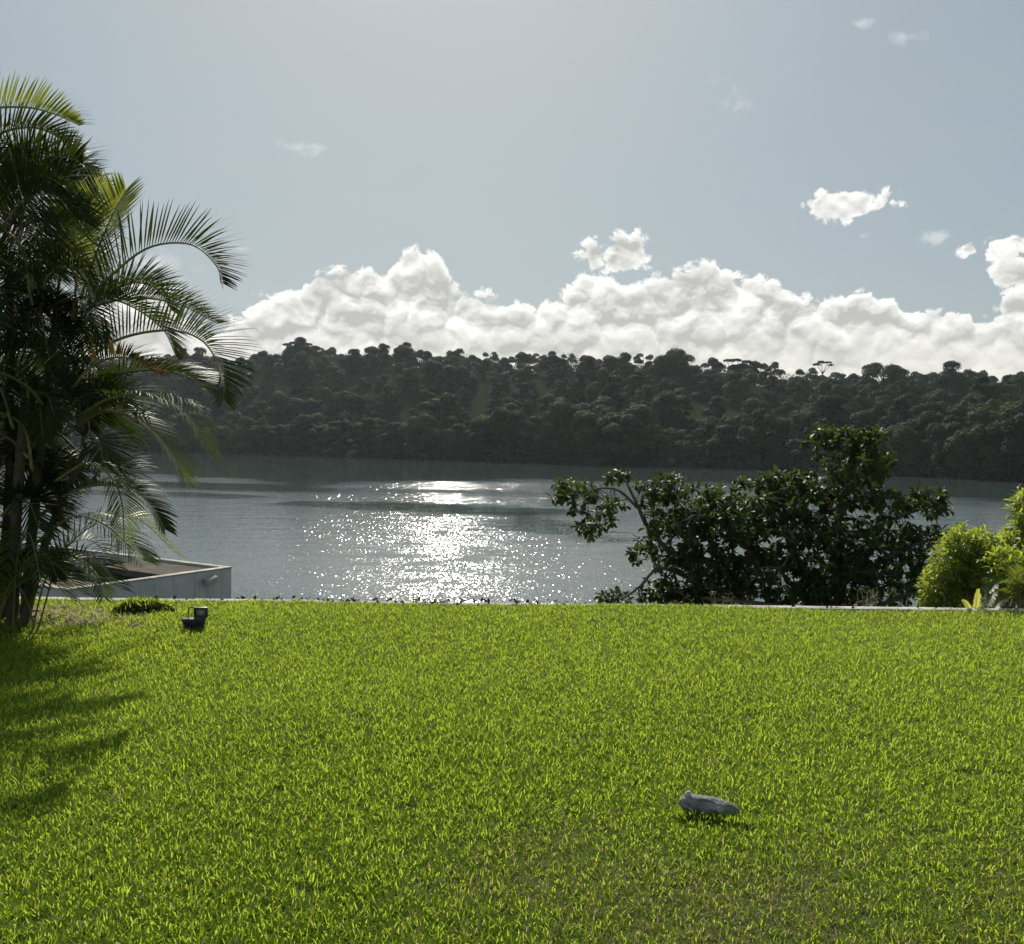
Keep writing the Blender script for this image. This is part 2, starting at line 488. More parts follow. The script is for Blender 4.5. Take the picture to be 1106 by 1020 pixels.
# ------------------------------------------------------------------ the lake
SLOPE = .42
def water_mat():
    t = mat('lake_water')
    g = t.n('ShaderNodeNewGeometry')
    sp = t.n('ShaderNodeSeparateXYZ'); t.l(g.outputs['Position'], sp.inputs[0])
    X, Y = sp.outputs[0], sp.outputs[1]
    # wind zones: streaky noise stretched across the view
    v = t.comb(t.m('MULTIPLY', X, .010), t.m('MULTIPLY', Y, .028), 2.0)
    zn = t.noise(v, 1.0, 4, .55, dist=.4)
    zone = t.ss(zn, .36, .56)
    # sheltered calm water under the far shore (follows the shore line, nearer on the right)
    fc = t.n('ShaderNodeFloatCurve')
    cv = fc.mapping.curves[0]
    cp = [(-80, 120), (140, 512), (260, 519), (330, 523), (400, 519), (520, 517), (640, 519), (760, 522), (900, 530), (960, 534), (1040, 539), (1106, 541), (1300, 548)]
    pts = []
    for px, py in cp[1:]:
        p = on_z(px, py, LAKE)
        pts.append(((p.x / p.y + .8) / 1.6, p.y / 400))
    cv.points[0].location = (0, pts[0][1]); cv.points[1].location = (1, pts[-1][1])
    for p in pts: cv.points.new(*p)
    fc.mapping.update()
    t.put(fc.inputs['Value'], t.lin(t.m('DIVIDE', X, Y), -.8, .8))
    lim = t.m('MULTIPLY', fc.outputs[0], 400)
    wob = t.m('MULTIPLY', t.m('SUBTRACT', t.noise(t.comb(t.m('MULTIPLY', X, .03), t.m('MULTIPLY', Y, .05), 0.), 1.0, 5, .6), .5), 50.0)
    edge = t.m('DIVIDE', t.m('SUBTRACT', t.m('ADD', lim, wob), Y), 14.0)
    open_ = t.ss(edge, -.5, 1.0)
    # named calm slicks
    for px0, py0, px1, py1, wd in ((330, 544, 580, 553, 5.5), (560, 556, 640, 580, 4.0), (150, 522, 335, 529, 9.0), (60, 530, 250, 536, 5.0)):
        a, b = on_z(px0, py0, LAKE), on_z(px1, py1, LAKE)
        dx, dy = b.x - a.x, b.y - a.y
        L2 = dx * dx + dy * dy
        s = t.m('DIVIDE', t.m('ADD', t.m('MULTIPLY', t.m('SUBTRACT', X, a.x), dx), t.m('MULTIPLY', t.m('SUBTRACT', Y, a.y), dy)), L2, clamp=True)
        ex = t.m('SUBTRACT', t.m('SUBTRACT', X, a.x), t.m('MULTIPLY', s, dx))
        ey = t.m('SUBTRACT', t.m('SUBTRACT', Y, a.y), t.m('MULTIPLY', s, dy))
        dd = t.m('SQRT', t.m('ADD', t.m('MULTIPLY', ex, ex), t.m('MULTIPLY', ey, ey)))
        dd = t.m('DIVIDE', t.m('ADD', dd, t.m('MULTIPLY', wob, .35)), wd)
        open_ = t.m('MULTIPLY', open_, t.m('MULTIPLY_ADD', t.ss(dd, .5, 1.3), .9, .1))
    amt = t.m('MULTIPLY', open_, t.m('MULTIPLY_ADD', zone, .45, .55))
    w1 = t.noise(t.comb(t.m('MULTIPLY', X, 1.1), t.m('MULTIPLY', Y, 1.5), 0.), 1.0, 3, .6)
    w3 = t.noise(t.comb(t.m('MULTIPLY', X, .16), t.m('MULTIPLY', Y, .35), 8.), 1.0, 2, .5)
    am = t.m('MULTIPLY_ADD', amt, .97, .03)
    w1 = t.m('MULTIPLY', w1, t.lin(Y, 50, 150, .006, .05))
    h = t.m('MULTIPLY', t.m('ADD', w1, t.m('MULTIPLY', w3, .06)), am)
    gust = t.noise(t.comb(t.m('MULTIPLY', X, .30), t.m('MULTIPLY', Y, .45), 3.), 1.0, 4, .65)
    am = t.m('MULTIPLY', am, t.m('MULTIPLY_ADD', t.ss(gust, .32, .62), .75, .42))
    # small wavelets, each a facet with its own slope
    vo = t.n('ShaderNodeTexVoronoi', feature='F1', voronoi_dimensions='2D')
    t.l(t.comb(t.m('MULTIPLY', X, 22.0), t.m('MULTIPLY', Y, 8.5), 0.), vo.inputs['Vector'])
    vo.inputs['Scale'].default_value = 1.0
    sc_ = t.n('ShaderNodeSeparateXYZ'); t.l(vo.outputs['Color'], sc_.inputs[0])
    ex_ = t.m('MULTIPLY_ADD', sc_.outputs[0], 2.0, -1.0)
    ey_ = t.m('ABSOLUTE', t.m('MULTIPLY_ADD', sc_.outputs[1], 2.0, -1.0))
    sx_ = t.m('MULTIPLY', t.m('MULTIPLY', t.m('POWER', t.m('ABSOLUTE', ex_), 3.5), ex_), t.m('MULTIPLY', am, .17))
    sy_ = t.m('MULTIPLY', t.m('POWER', ey_, 5.0), t.m('MULTIPLY', am, -SLOPE))      # the faces of the wavelets turned this way
    nn = t.n('ShaderNodeVectorMath', operation='NORMALIZE')
    t.l(t.comb(sx_, sy_, 1.0), nn.inputs[0])
    bp = t.n('ShaderNodeBump'); bp.inputs['Strength'].default_value = 1.0; bp.inputs['Distance'].default_value = 1.0
    t.l(h, bp.inputs['Height'])
    t.l(nn.outputs[0], bp.inputs['Normal'])
    pb = t.n('ShaderNodeBsdfPrincipled')
    pb.inputs['Base Color'].default_value = (0.048, 0.068, 0.063, 1)
    t.put(pb.inputs['Roughness'], t.m('MULTIPLY_ADD', open_, t.lin(Y, 55, 130, .14, .035), .04))
    pb.inputs['IOR'].default_value = 1.42
    pb.inputs['Specular IOR Level'].default_value = .5
    t.l(bp.outputs[0], pb.inputs['Normal'])
    t.l(pb.outputs[0], t.out.inputs[0])
    return t.mt
me = mesh_np('lake', [(-420, 26, LAKE), (420, 26, LAKE), (420, 520, LAKE), (-420, 520, LAKE)], [(0, 1, 2, 3)])
tag(link('lake', me, water_mat()), kind='structure')

# ------------------------------------------------------------------ far forest
def leaf_quads(C, N, size, aspect=.7, jit=.6):
    """leaf sized quads at C facing roughly along N"""
    n = len(C)
    N = N + rng.normal(0, jit, (n, 3))
    N /= np.linalg.norm(N, axis=1, keepdims=True) + 1e-9
    T = np.cross(N, rng.normal(0, 1, (n, 3)))
    T /= np.linalg.norm(T, axis=1, keepdims=True) + 1e-9
    B = np.cross(N, T)
    s = (size * rng.uniform(.6, 1.4, n))[:, None] if np.ndim(size) == 0 else size[:, None]
    a, b = T * s * .5, B * s * .5 * aspect
    V = np.stack([C - a - b * .5, C - a * .1 - b, C + a, C - a * .1 + b], 1).reshape(-1, 3)
    q = np.arange(n)[:, None] * 4 + np.arange(4)[None]
    return V, q

def crown_points(lobes, per):
    Cs, Ns, Ti = [], [], []
    for (x, y, z, rx, ry, rz) in lobes:
        n = max(20, int(per * (rx * ry + rx * rz + ry * rz) / 3))
        d = rng.normal(0, 1, (n, 3)); d[:, 2] = np.where(d[:, 2] < -.35 , -d[:, 2], d[:, 2])
        d /= np.linalg.norm(d, axis=1, keepdims=True)
        r = 1 - .32 * rng.random(n) ** 1.6
        r = r * (1 + .16 * np.sin(d[:, 0] * 7 + x) * np.sin(d[:, 1] * 6 + y) * np.cos(d[:, 2] * 5 + z))
        Cs.append(np.array((x, y, z)) + d * r[:, None] * np.array((rx, ry, rz)))
        Ns.append(d * .8 + np.array((0, 0, .5)))
        Ti.append(np.full(n, rng.uniform(.2, .75)) + rng.normal(0, .12, n))
    return np.concatenate(Cs), np.concatenate(Ns), np.clip(np.concatenate(Ti), 0, .97)

def forest_variant(kind):
    lobes = []
    def add(r, z, s, fl=.8):
        a = random.uniform(0, 6.28)
        lobes.append((r * math.cos(a), r * math.sin(a), z, s * random.uniform(.9, 1.3), s * random.uniform(.9, 1.3), s * fl))
    if kind == 'round':
        for k in range(24):
            z = random.uniform(4.5, 13.2); w = 4.6 * math.sqrt(max(.05, 1 - ((z - 8.6) / 5.6) ** 2))
            add(w * random.uniform(.6, 1), z, random.uniform(1.1, 2.1))
    elif kind == 'tall':
        for k in range(20):
            z = random.uniform(4.5, 14.6); add(random.uniform(.4, 1) * 2.8 * math.sin(min(1, (15.8 - z) / 7) * 1.57), z, random.uniform(.9, 1.7), .9)
    elif kind == 'wide':
        for k in range(32):
            r = 6.0 * math.sqrt(random.random()); add(r, 12.2 - r * r * .17 + random.uniform(-3.2, 1.2), random.uniform(1.2, 2.3), random.uniform(.75, 1.1))
        for k in range(10):
            add(random.uniform(2.5, 5.2), random.uniform(3.5, 7), random.uniform(1.4, 2.2), .8)
    elif kind == 'ragged':
        for k in range(26):
            r = random.uniform(.5, 4.8); add(r, random.uniform(5, 13.6) - r * .5, random.uniform(.9, 1.8), 1.0)
    for k in range(9):                                  # skirts of leaf down to the ground
        add(random.uniform(1.5, 4.2), random.uniform(1.2, 5.0), random.uniform(1.2, 2.2), .9)
    C, N, T = crown_points(lobes, 200)
    V, q = leaf_quads(C, N, .46, jit=.28)
    mb = MB()
    mb.tube(spline([(0, 0, -3), (.2, .1, 4), (-.1, .2, 8), (.1, 0, 12)], 8), [.42 - .03 * i for i in range(9)], 6)
    for (x, y, z, *_r) in lobes[::2]:
        mb.tube(spline([(0, .1, max(5, z - 4.5)), (x * .5, y * .5, z - 1.6), (x, y, z)], 4), [.2, .15, .1, .07, .04], 5)
    return V, q, np.repeat(T, 4), mb

def build_forest():
    kinds = ['round', 'tall', 'wide', 'ragged', 'round', 'wide', 'ragged', 'round', 'wide']
    mats = ['forest', 'forest_c', 'forest', 'forest_b', 'forest_c', 'forest_b', 'forest', 'forest_b', 'forest_c']
    protos = []
    for k, mm in zip(kinds, mats):
        V, q, T, mb = forest_variant(k)
        nb = len(mb.v)
        VV = np.concatenate([np.array(mb.v), V])
        TT = np.concatenate([np.array(mb.a), T])
        Q = np.concatenate([np.array(mb.q), q + nb])
        mi = np.concatenate([np.zeros(len(mb.q), int), np.ones(len(q), int), np.zeros(len(mb.t), int)])
        me = mesh_np('rainforest_tree', VV, Q, mb.t, {'tint': TT}, mat_idx=mi)
        me.materials.append(M['fbark']); me.materials.append(M[mm])
        protos.append((k, mm, me))
    words = {'round': 'round crowned', 'tall': 'narrow tall', 'wide': 'broad crowned', 'ragged': 'loose ragged'}
    shade = {'forest': 'dark green', 'forest_b': 'olive green', 'forest_c': 'blackish green'}
    rows = [(3, 9.2, 'at the water edge of the far shore'), (12, 10.0, 'just behind the waterside trees across the lake'),
            (26, 11.0, 'low on the wooded slope across the lake'), (44, 11.6, 'low on the wooded slope across the lake'),
            (66, 12.4, 'midway up the wooded slope across the lake'), (92, 11.6, 'high on the wooded slope across the lake'),
            (120, 12.0, 'high on the wooded slope across the lake'), (148, 7.0, 'on the skyline of the wooded hill across the lake')]
    count = 0
    for d, sp, where in rows:
        px = 10.0
        while px < 1135:
            Y0 = float(shore_at(px)) + d
            px += sp * F / Y0 * random.uniform(.75, 1.25)
            dd = d + random.uniform(-.35, .35) * (6 if d < 10 else 16)
            Y = float(shore_at(px)) + max(1.5, dd)
            X = (px - 553) / F * Y
            z = float(terrain(X, Y))
            k, mm, me = random.choice(protos)
            if d > 110:
                k, mm, me = random.choice([p for p in protos if p[0] in ('round', 'wide')])
            if d < 10:
                k, mm, me = random.choice([p for p in protos if p[0] != 'tall'])
            o = bpy.data.objects.new('rainforest_tree', me)
            COL.objects.link(o)
            s = random.choice([random.uniform(.62, .85), random.uniform(.8, 1.2)]) * (1.05 if d < 60 else .97)
            if d > 130: s = random.uniform(.62, .86)
            o.location = (X, Y, z - (random.uniform(2.4, 4.6) if d > 100 else random.uniform(1.2, 3.6)))
            o.rotation_euler = (random.uniform(-.06, .06), random.uniform(-.06, .06), random.uniform(0, 6.28))
            o.scale = (s * random.uniform(.92, 1.22), s * random.uniform(.92, 1.22), s * random.uniform(.98, 1.22))
            tag(o, f'{shade[mm]} {words[k]} tree {where}', 'tree', 'rainforest trees across the lake')
            count += 1
    print('forest trees', count)
    # the ones that stand out against the sky: each with trunk and crown
    def lone(name, px, py_top, d, Hs, lobes, label, trunk_r=.3, forks=None):
        Y = float(shore_at(px)) + d
        X = (px - 553) / F * Y
        zt = at(px, py_top, Y).z
        root = empty(name, (X, Y, zt - Hs))
        tag(root, label, 'tree')
        C, N, T = crown_points(lobes, 170)
        V, q = leaf_quads(C, N, .6)
        link('crown', mesh_np('crown', V, q, None, {'tint': np.repeat(T, 4)}), M['forest'], root)
        mb = MB()
        mb.tube(spline([(0, 0, -6), (.2, 0, Hs * .4), (0, .1, Hs * .72)], 8), [trunk_r * (1 - .05 * i) for i in range(9)], 7)
        for l in lobes:
            mb.tube(spline([(0, .1, Hs * .68), (l[0] * .5, l[1] * .5, (l[2] + Hs * .68) * .5 + .2), (l[0], l[1], l[2])], 5), [.17, .14, .12, .09, .07, .05], 5)
        mb.build('trunk', M['fbark'], root)
    lone('umbrella_tree', 886, 390, 120, 15, [(-2.2, 0, 13.6, 1.3, 1.2, .5), (-.4, .5, 14.5, 1.3, 1.2, .5), (1.7, -.3, 14.3, 1.3, 1.1, .45), (3.0, .2, 13.5, 1.0, 1.0, .4)],
         'slender umbrella shaped tree with bare forked trunk standing above the far skyline', .2)
    lone('spreading_tree', 325, 369, 140, 17, [(-7, 0, 15.2, 2.2, 2, .8), (-4, 1, 16.1, 2.3, 2, .8), (-.5, 0, 16.3, 2.4, 2, .8), (3, .5, 15.5, 2.2, 2, .8), (6.5, 0, 14.2, 2.3, 2, .8), (9, 0, 13.3, 1.8, 2, .7), (-2, 2, 14.0, 3, 2.6, 1.8), (2, -2, 13.4, 3, 2.6, 1.8), (-5, 0, 12.8, 2.6, 2.5, 1.8), (5.5, 0, 11.8, 2.6, 2.5, 1.8), (0, 0, 11, 3, 3, 2)],
         'wide flat topped spreading tree on the far skyline near the palm fronds', .45)
    lone('spreading_tree', 800, 388, 100, 16, [(-5, 0, 15.2, 1.9, 2, .7), (-2, 1, 15.5, 1.9, 2, .6), (1.5, 0, 14.8, 2, 2, .7), (4.5, 0, 14.2, 2, 2, .7), (6.5, .5, 13.2, 1.5, 1.5, .6), (0, 1, 12.8, 2.8, 2.4, 1.7), (-3.2, 0, 12.5, 2.2, 2, 1.5), (3.4, 0, 11.6, 2.2, 2, 1.5)],
         'flat topped spreading tree on the far skyline left of the umbrella shaped tree', .35)
    # low growth along the far shore and between the trees
    pts, nrm = [], []
    for i in range(880):
        px = random.uniform(-130, 1240)
        Y = float(shore_at(px)) + random.choice([random.uniform(-2.0, 1.5), random.uniform(-2, 1), random.uniform(3, 40)])
        X = (px - 553) / F * Y
        z = max(float(terrain(X, Y)), LAKE)
        h = random.uniform(1.2, 3.4)
        n = 130
        if i % 5 < 2:                       # scrub filling the ridge
            px = random.uniform(-60, 1180); Y = float(shore_at(px)) + random.uniform(112, 172); X = (px - 553) / F * Y
            z = float(terrain(X, Y)); h = random.uniform(4.5, 8.0); n = 260
        dd = rng.normal(0, 1, (n, 3)); dd /= np.linalg.norm(dd, axis=1, keepdims=True)
        pts.append(np.array((X, Y, z + h * .4)) + dd * np.array((random.uniform(1.6, 3.4) * max(1, h / 4), 2.0 * max(1, h / 4), h * .7)) * (1 - .3 * rng.random((n, 1))))
        nrm.append(dd + np.array((0, 0, .4)))
    C = np.concatenate(pts); N = np.concatenate(nrm)
    ok = C[:, 2] > LAKE - .1
    C, N = C[ok], N[ok]
    V, q = leaf_quads(C, N, .6)
    me = mesh_np('undergrowth', V, q, None, {'tint': np.repeat(rng.uniform(.1, .8, len(C)), 4)})
    tag(link('undergrowth', me, M['forest_c']), 'dense low undergrowth along the far shore beneath the trees', 'undergrowth', kind='stuff')
build_forest()

# ------------------------------------------------------------------ lawn
KERB_Y = 9.0
def lawn_z(x, y):
    return .012 * np.sin(x * 1.7 + y * .6) + .010 * np.sin(x * .8 - y * 2.1 + 1) + .10 * np.exp(-(((x + 4.6) / 1.3) ** 2 + ((y - 7.9) / .8) ** 2))

def soil_amount(x, y):
    """bare ground under the palm"""
    n = .25 * np.sin(x * 5 + y * 3) + .2 * np.sin(x * 11 - y * 7)
    a = 1.25 - np.sqrt(((x + 4.3) / 1.15) ** 2 + ((y - 8.05) / .62) ** 2) + n * .6
    return np.clip(a * 2.0, 0, .8)

def worn_amount(x, y):
    n = .3 * np.sin(x * 3.1 + y * 2) + .22 * np.sin(x * 6.3 - y * 5)
    a = 1.15 - np.sqrt(((x - .9) / 1.7) ** 2 + ((y - 3.2) / .8) ** 2) + n * .8
    return np.clip(a * .9, 0, 1)

def build_lawn():
    xs = np.linspace(-9, 9, 120); ys = np.linspace(-4, KERB_Y + .05, 90)
    XX, YY = np.meshgrid(xs, ys)
    V = np.stack([XX, YY, lawn_z(XX, YY)], -1).reshape(-1, 3)
    n = len(xs)
    i, j = np.meshgrid(np.arange(len(ys) - 1), np.arange(n - 1), indexing='ij')
    b = (i * n + j).ravel()
    so = soil_amount(V[:, 0], V[:, 1])
    me = mesh_np('lawn', V, np.stack([b, b + 1, b + n + 1, b + n], 1), None, {'soil': so}, True)
    t = mat('lawn_thatch')
    g = t.n('ShaderNodeNewGeometry')
    n1 = t.noise(g.outputs['Position'], 60, 4, .7)
    n2 = t.noise(g.outputs['Position'], 2.0, 4, .6)
    col = t.mix(t.ss(n1, .35, .65), (0.03, 0.04, 0.010), (0.085, 0.095, 0.03))
    a = t.n('ShaderNodeAttribute', attribute_name='soil')
    soil = t.mix(t.ss(n1, .3, .7), (0.09, 0.062, 0.038), (0.2, 0.15, 0.10))
    col = t.mix(a.outputs['Fac'], col, soil)
    pb = t.n('ShaderNodeBsdfPrincipled'); t.l(col, pb.inputs['Base Color']); pb.inputs['Roughness'].default_value = .95
    bp = t.n('ShaderNodeBump'); bp.inputs['Strength'].default_value = .8; bp.inputs['Distance'].default_value = .02
    t.l(n1, bp.inputs['Height']); t.l(bp.outputs[0], pb.inputs['Normal'])
    t.l(pb.outputs[0], t.out.inputs[0])
    tag(link('lawn', me, t.mt), kind='structure')

def blades(x, y, z0, L, wd, bend, tint, heading=None, lean=None):
    """bent tapering grass blades as numpy arrays"""
    n = len(x)
    th = rng.uniform(0, 2 * np.pi, n) if heading is None else heading
    ln = rng.uniform(.15, .75, n) if lean is None else lean
    hx, hy = np.cos(th), np.sin(th)
    sx, sy = -hy, hx
    fr = np.array([0, .4, .75, 1.0])
    an = ln[:, None] + bend[:, None] * fr[None] ** 1.2
    seg = np.diff(fr)
    H = np.zeros((n, 4)); Z = np.zeros((n, 4))
    for k in range(3):
        am = (an[:, k] + an[:, k + 1]) / 2
        H[:, k + 1] = H[:, k] + np.sin(am) * seg[k] * L
        Z[:, k + 1] = Z[:, k] + np.cos(am) * seg[k] * L
    Z = np.maximum(Z, 0.003)
    px = x[:, None] + hx[:, None] * H; py = y[:, None] + hy[:, None] * H; pz = z0[:, None] + Z
    w = np.array([.75, 1.0, .72])[None] * wd[:, None] * .5
    tw = rng.uniform(-.6, .6, n)
    ux, uy, uz = sx * np.cos(tw), sy * np.cos(tw), np.sin(tw)
    V = np.zeros((n, 7, 3), np.float32)
    for k in range(3):
        c = np.stack([px[:, k], py[:, k], pz[:, k]], 1)
        u = np.stack([ux, uy, uz], 1) * w[:, k][:, None]
        V[:, 2 * k] = c - u; V[:, 2 * k + 1] = c + u
    V[:, 6] = np.stack([px[:, 3], py[:, 3], pz[:, 3]], 1)
    b = np.arange(n)[:, None] * 7
    q = np.concatenate([b + np.array([[0, 1, 3, 2]]), b + np.array([[2, 3, 5, 4]])])
    t = b + np.array([[4, 5, 6]])
    return V.reshape(-1, 3), q, t, np.repeat(tint, 7)

GRASS_N = 880000
def build_grass():
    n = GRASS_N
    # denser towards the camera; the field is wider than the frame
    y = 2.0 + (KERB_Y - 2.0) * rng.random(n) ** 1.12
    x = rng.uniform(-1, 1, n) * (y * .56 + 1.1)
    # tufts: pull part of the blades towards random centres
    nt = 26000
    cy = 2.0 + (KERB_Y - 2.0) * rng.random(nt) ** 1.05
    cx = rng.uniform(-1, 1, nt) * (cy * .56 + 1.1)
    k = rng.random(n) < .45
    idx = rng.integers(0, nt, n)
    x[k] = cx[idx[k]] + rng.normal(0, .022, k.sum()); y[k] = np.minimum(cy[idx[k]] + rng.normal(0, .022, k.sum()), KERB_Y)
    so, wo = soil_amount(x, y), worn_amount(x, y)
    keep = rng.random(n) > so * .93
    lx, ly = .19, 4.23
    keep &= rng.random(n) > wo * .22
    # small thin spots in the turf
    for hx, hy, hr in [(.36, 5.05, .07), (1.35, 5.5, .06), (-1.75, 4.2, .08), (-.9, 6.1, .06), (.9, 6.8, .07), (2.2, 4.6, .06)] + [(random.uniform(-3, 3), random.uniform(2.9, 8.5), random.uniform(.025, .06)) for _ in range(70)]:
        keep &= (((x - hx) / hr) ** 2 + ((y - hy) / (hr * .8)) ** 2 > 1) | (rng.random(n) < .3)
    x, y, so, wo = x[keep], y[keep], so[keep], wo[keep]
    n = len(x)
    lush = .5 + .5 * np.sin(x * 1.3 + 1.2 * np.sin(y * .9)) * np.sin(y * 1.1 + .8 * np.sin(x * 1.7))
    L = rng.uniform(.026, .054, n) * (1 + .25 * lush) * (1 - .25 * wo)
    tall = rng.random(n) < .03
    L[tall] *= 1.45
    wd = rng.uniform(.0030, .0066, n)
    bend = rng.uniform(.2, 1.4, n) + wo * .1
    tint = np.clip(rng.normal(.5, .22, n) - wo * .05, 0, .97)
    dry = rng.random(n) < (.025 + .3 * wo + .3 * so)
    tint[dry] = 1.0
    wd = wd * (1 - .25 * wo)
    lean = rng.uniform(.1, .95, n)
    p = on_z(766, 880, .012)
    ne = 900
    u = rng.uniform(-.15, .15, ne)
    ex, ey = p.x + u + rng.normal(0, .006, ne), p.y - .24 * u - rng.uniform(.036, .075, ne)
    x = np.concatenate([x, ex]); y = np.concatenate([y, ey]); L = np.concatenate([L, rng.uniform(.035, .07, ne)]); wd = np.concatenate([wd, rng.uniform(.003, .0065, ne)])
    bend = np.concatenate([bend, rng.uniform(.1, .9, ne)]); tint = np.concatenate([tint, np.clip(rng.normal(.5, .2, ne), 0, .97)]); lean = np.concatenate([lean, rng.uniform(.05, .5, ne)])
    V, q, t, T = blades(x, y, lawn_z(x, y), L, wd, bend, tint, lean=lean)
    me = mesh_np('lawn_grass', V, q, t, {'tint': T})
    tag(link('lawn_grass', me, M['grass']), 'bright green coarse bladed grass covering the whole lawn', 'grass', kind='stuff')
build_lawn()
build_grass()

# ------------------------------------------------------------------ kerb
def build_kerb():
    mb = MB()
    x = -9.0
    while x < 9:
        L = 1.2
        mb.box((x + L / 2, KERB_Y + .085, -.487), (L - .008, .14, 1.0 + random.uniform(-.006, .006)))
        x += L
    o = mb.build('concrete_kerb', M['concrete'], bevel=.008)
    tag(o, 'pale concrete kerb along the far edge of the lawn', 'kerb')
    # dead leaves and clods along it
    n = 700
    xs = rng.uniform(-5.2, 5.4, n)
    w = np.exp(-((xs + .9) / 1.5) ** 4) + .12
    keep = rng.random(n) < w
    xs = xs[keep]; n = len(xs)
    C = np.stack([xs, KERB_Y + rng.uniform(-.03, .15, n), .028 + rng.uniform(-.01, .02, n)], 1)
    V, q = leaf_quads(C, np.tile((0, -.2, .8), (n, 1)), .045, .6, .5)
    o = link('leaf_litter', mesh_np('leaf_litter', V, q), rough_mat('dead_leaf', (0.04, 0.028, 0.018), (0.10, 0.07, 0.04), 9, .9, 0))
    tag(o, 'dead brown leaves lying along the kerb at the lawn edge', 'dead leaves', kind='stuff')
build_kerb()

# ------------------------------------------------------------------ palm
def frond_mesh(P, n_pairs=44, leaf=.46, lift=.6, droop=.5, width=.018, r0=.014, start=.2, tint=.45, up=None, dry=0.0):
    """feather frond along the points P: rachis and leaflets"""
    seg = 26
    if droop >= .6: width = min(width, .0125)
    if n_pairs >= 30: n_pairs = int(n_pairs * (1.0 if width < .018 else 1.45))
    pts = spline(P, seg)
    L = sum((pts[i + 1] - pts[i]).length for i in range(seg))
    rc = MB()
    rc.tube(pts, [r0 * (1 - .82 * i / seg) for i in range(seg + 1)], 6)
    lv = MB()
    upv = Vector(up or (0, 0, 1))
    for k in range(n_pairs):
        u = start + (1 - start) * (k + .5) / n_pairs
        f = u * seg
        i = min(int(f), seg - 1)
        p = pts[i].lerp(pts[i + 1], f - i)
        tg = (pts[min(i + 2, seg)] - pts[max(i - 1, 0)]).normalized()
        side = tg.cross(upv)
        if side.length < .15:
            side = tg.cross(Vector((0.3, -1, 0.2)))
        side.normalize()
        nrm = side.cross(tg).normalized()
        v = (u - start) / (1 - start)
        ll = leaf * (0.55 + .45 * math.sin(min(1, v * 1.9 + .15) * math.pi / 2)) * (1 - .62 * max(0, v - .55) / .45)
        for sgn in (-1, 1):
            fw = .55 + .75 * v + random.uniform(-.1, .1)
            d = side * sgn * math.cos(lift) + nrm * math.sin(lift) * random.uniform(.85, 1.15) + tg * fw
            d.normalize()
            l2 = ll * random.uniform(.9, 1.1)
            q0 = p
            steps = 4
            cur = d.copy()
            ring = [p]
            g = droop * random.uniform(.7, 1.3)
            for s in range(steps):
                ring.append(ring[-1] + cur * (l2 / steps))
                cur = (cur + Vector((0, 0, -1)) * g * (.12 + .11 * s)).normalized()
            wv = (nrm * .35 * sgn + tg).cross(d).normalized()
            wv = d.cross(nrm).normalized() * .75 + nrm * .25 * sgn
            ws = [width * .35, width, width * .92, width * .6]
            vs = []
            for s in range(steps):
                vs += [ring[s] - wv * ws[s] * .5, ring[s] + wv * ws[s] * .5]
            vs.append(ring[-1])
            tt = min(.97, max(0, tint + random.uniform(-.25, .25)))
            if random.random() < dry: tt = 1.0
            lv.add(vs, [(0, 1, 3, 2), (2, 3, 5, 4), (4, 5, 7, 6)], [(6, 7, 8)], tt)
    return rc, lv

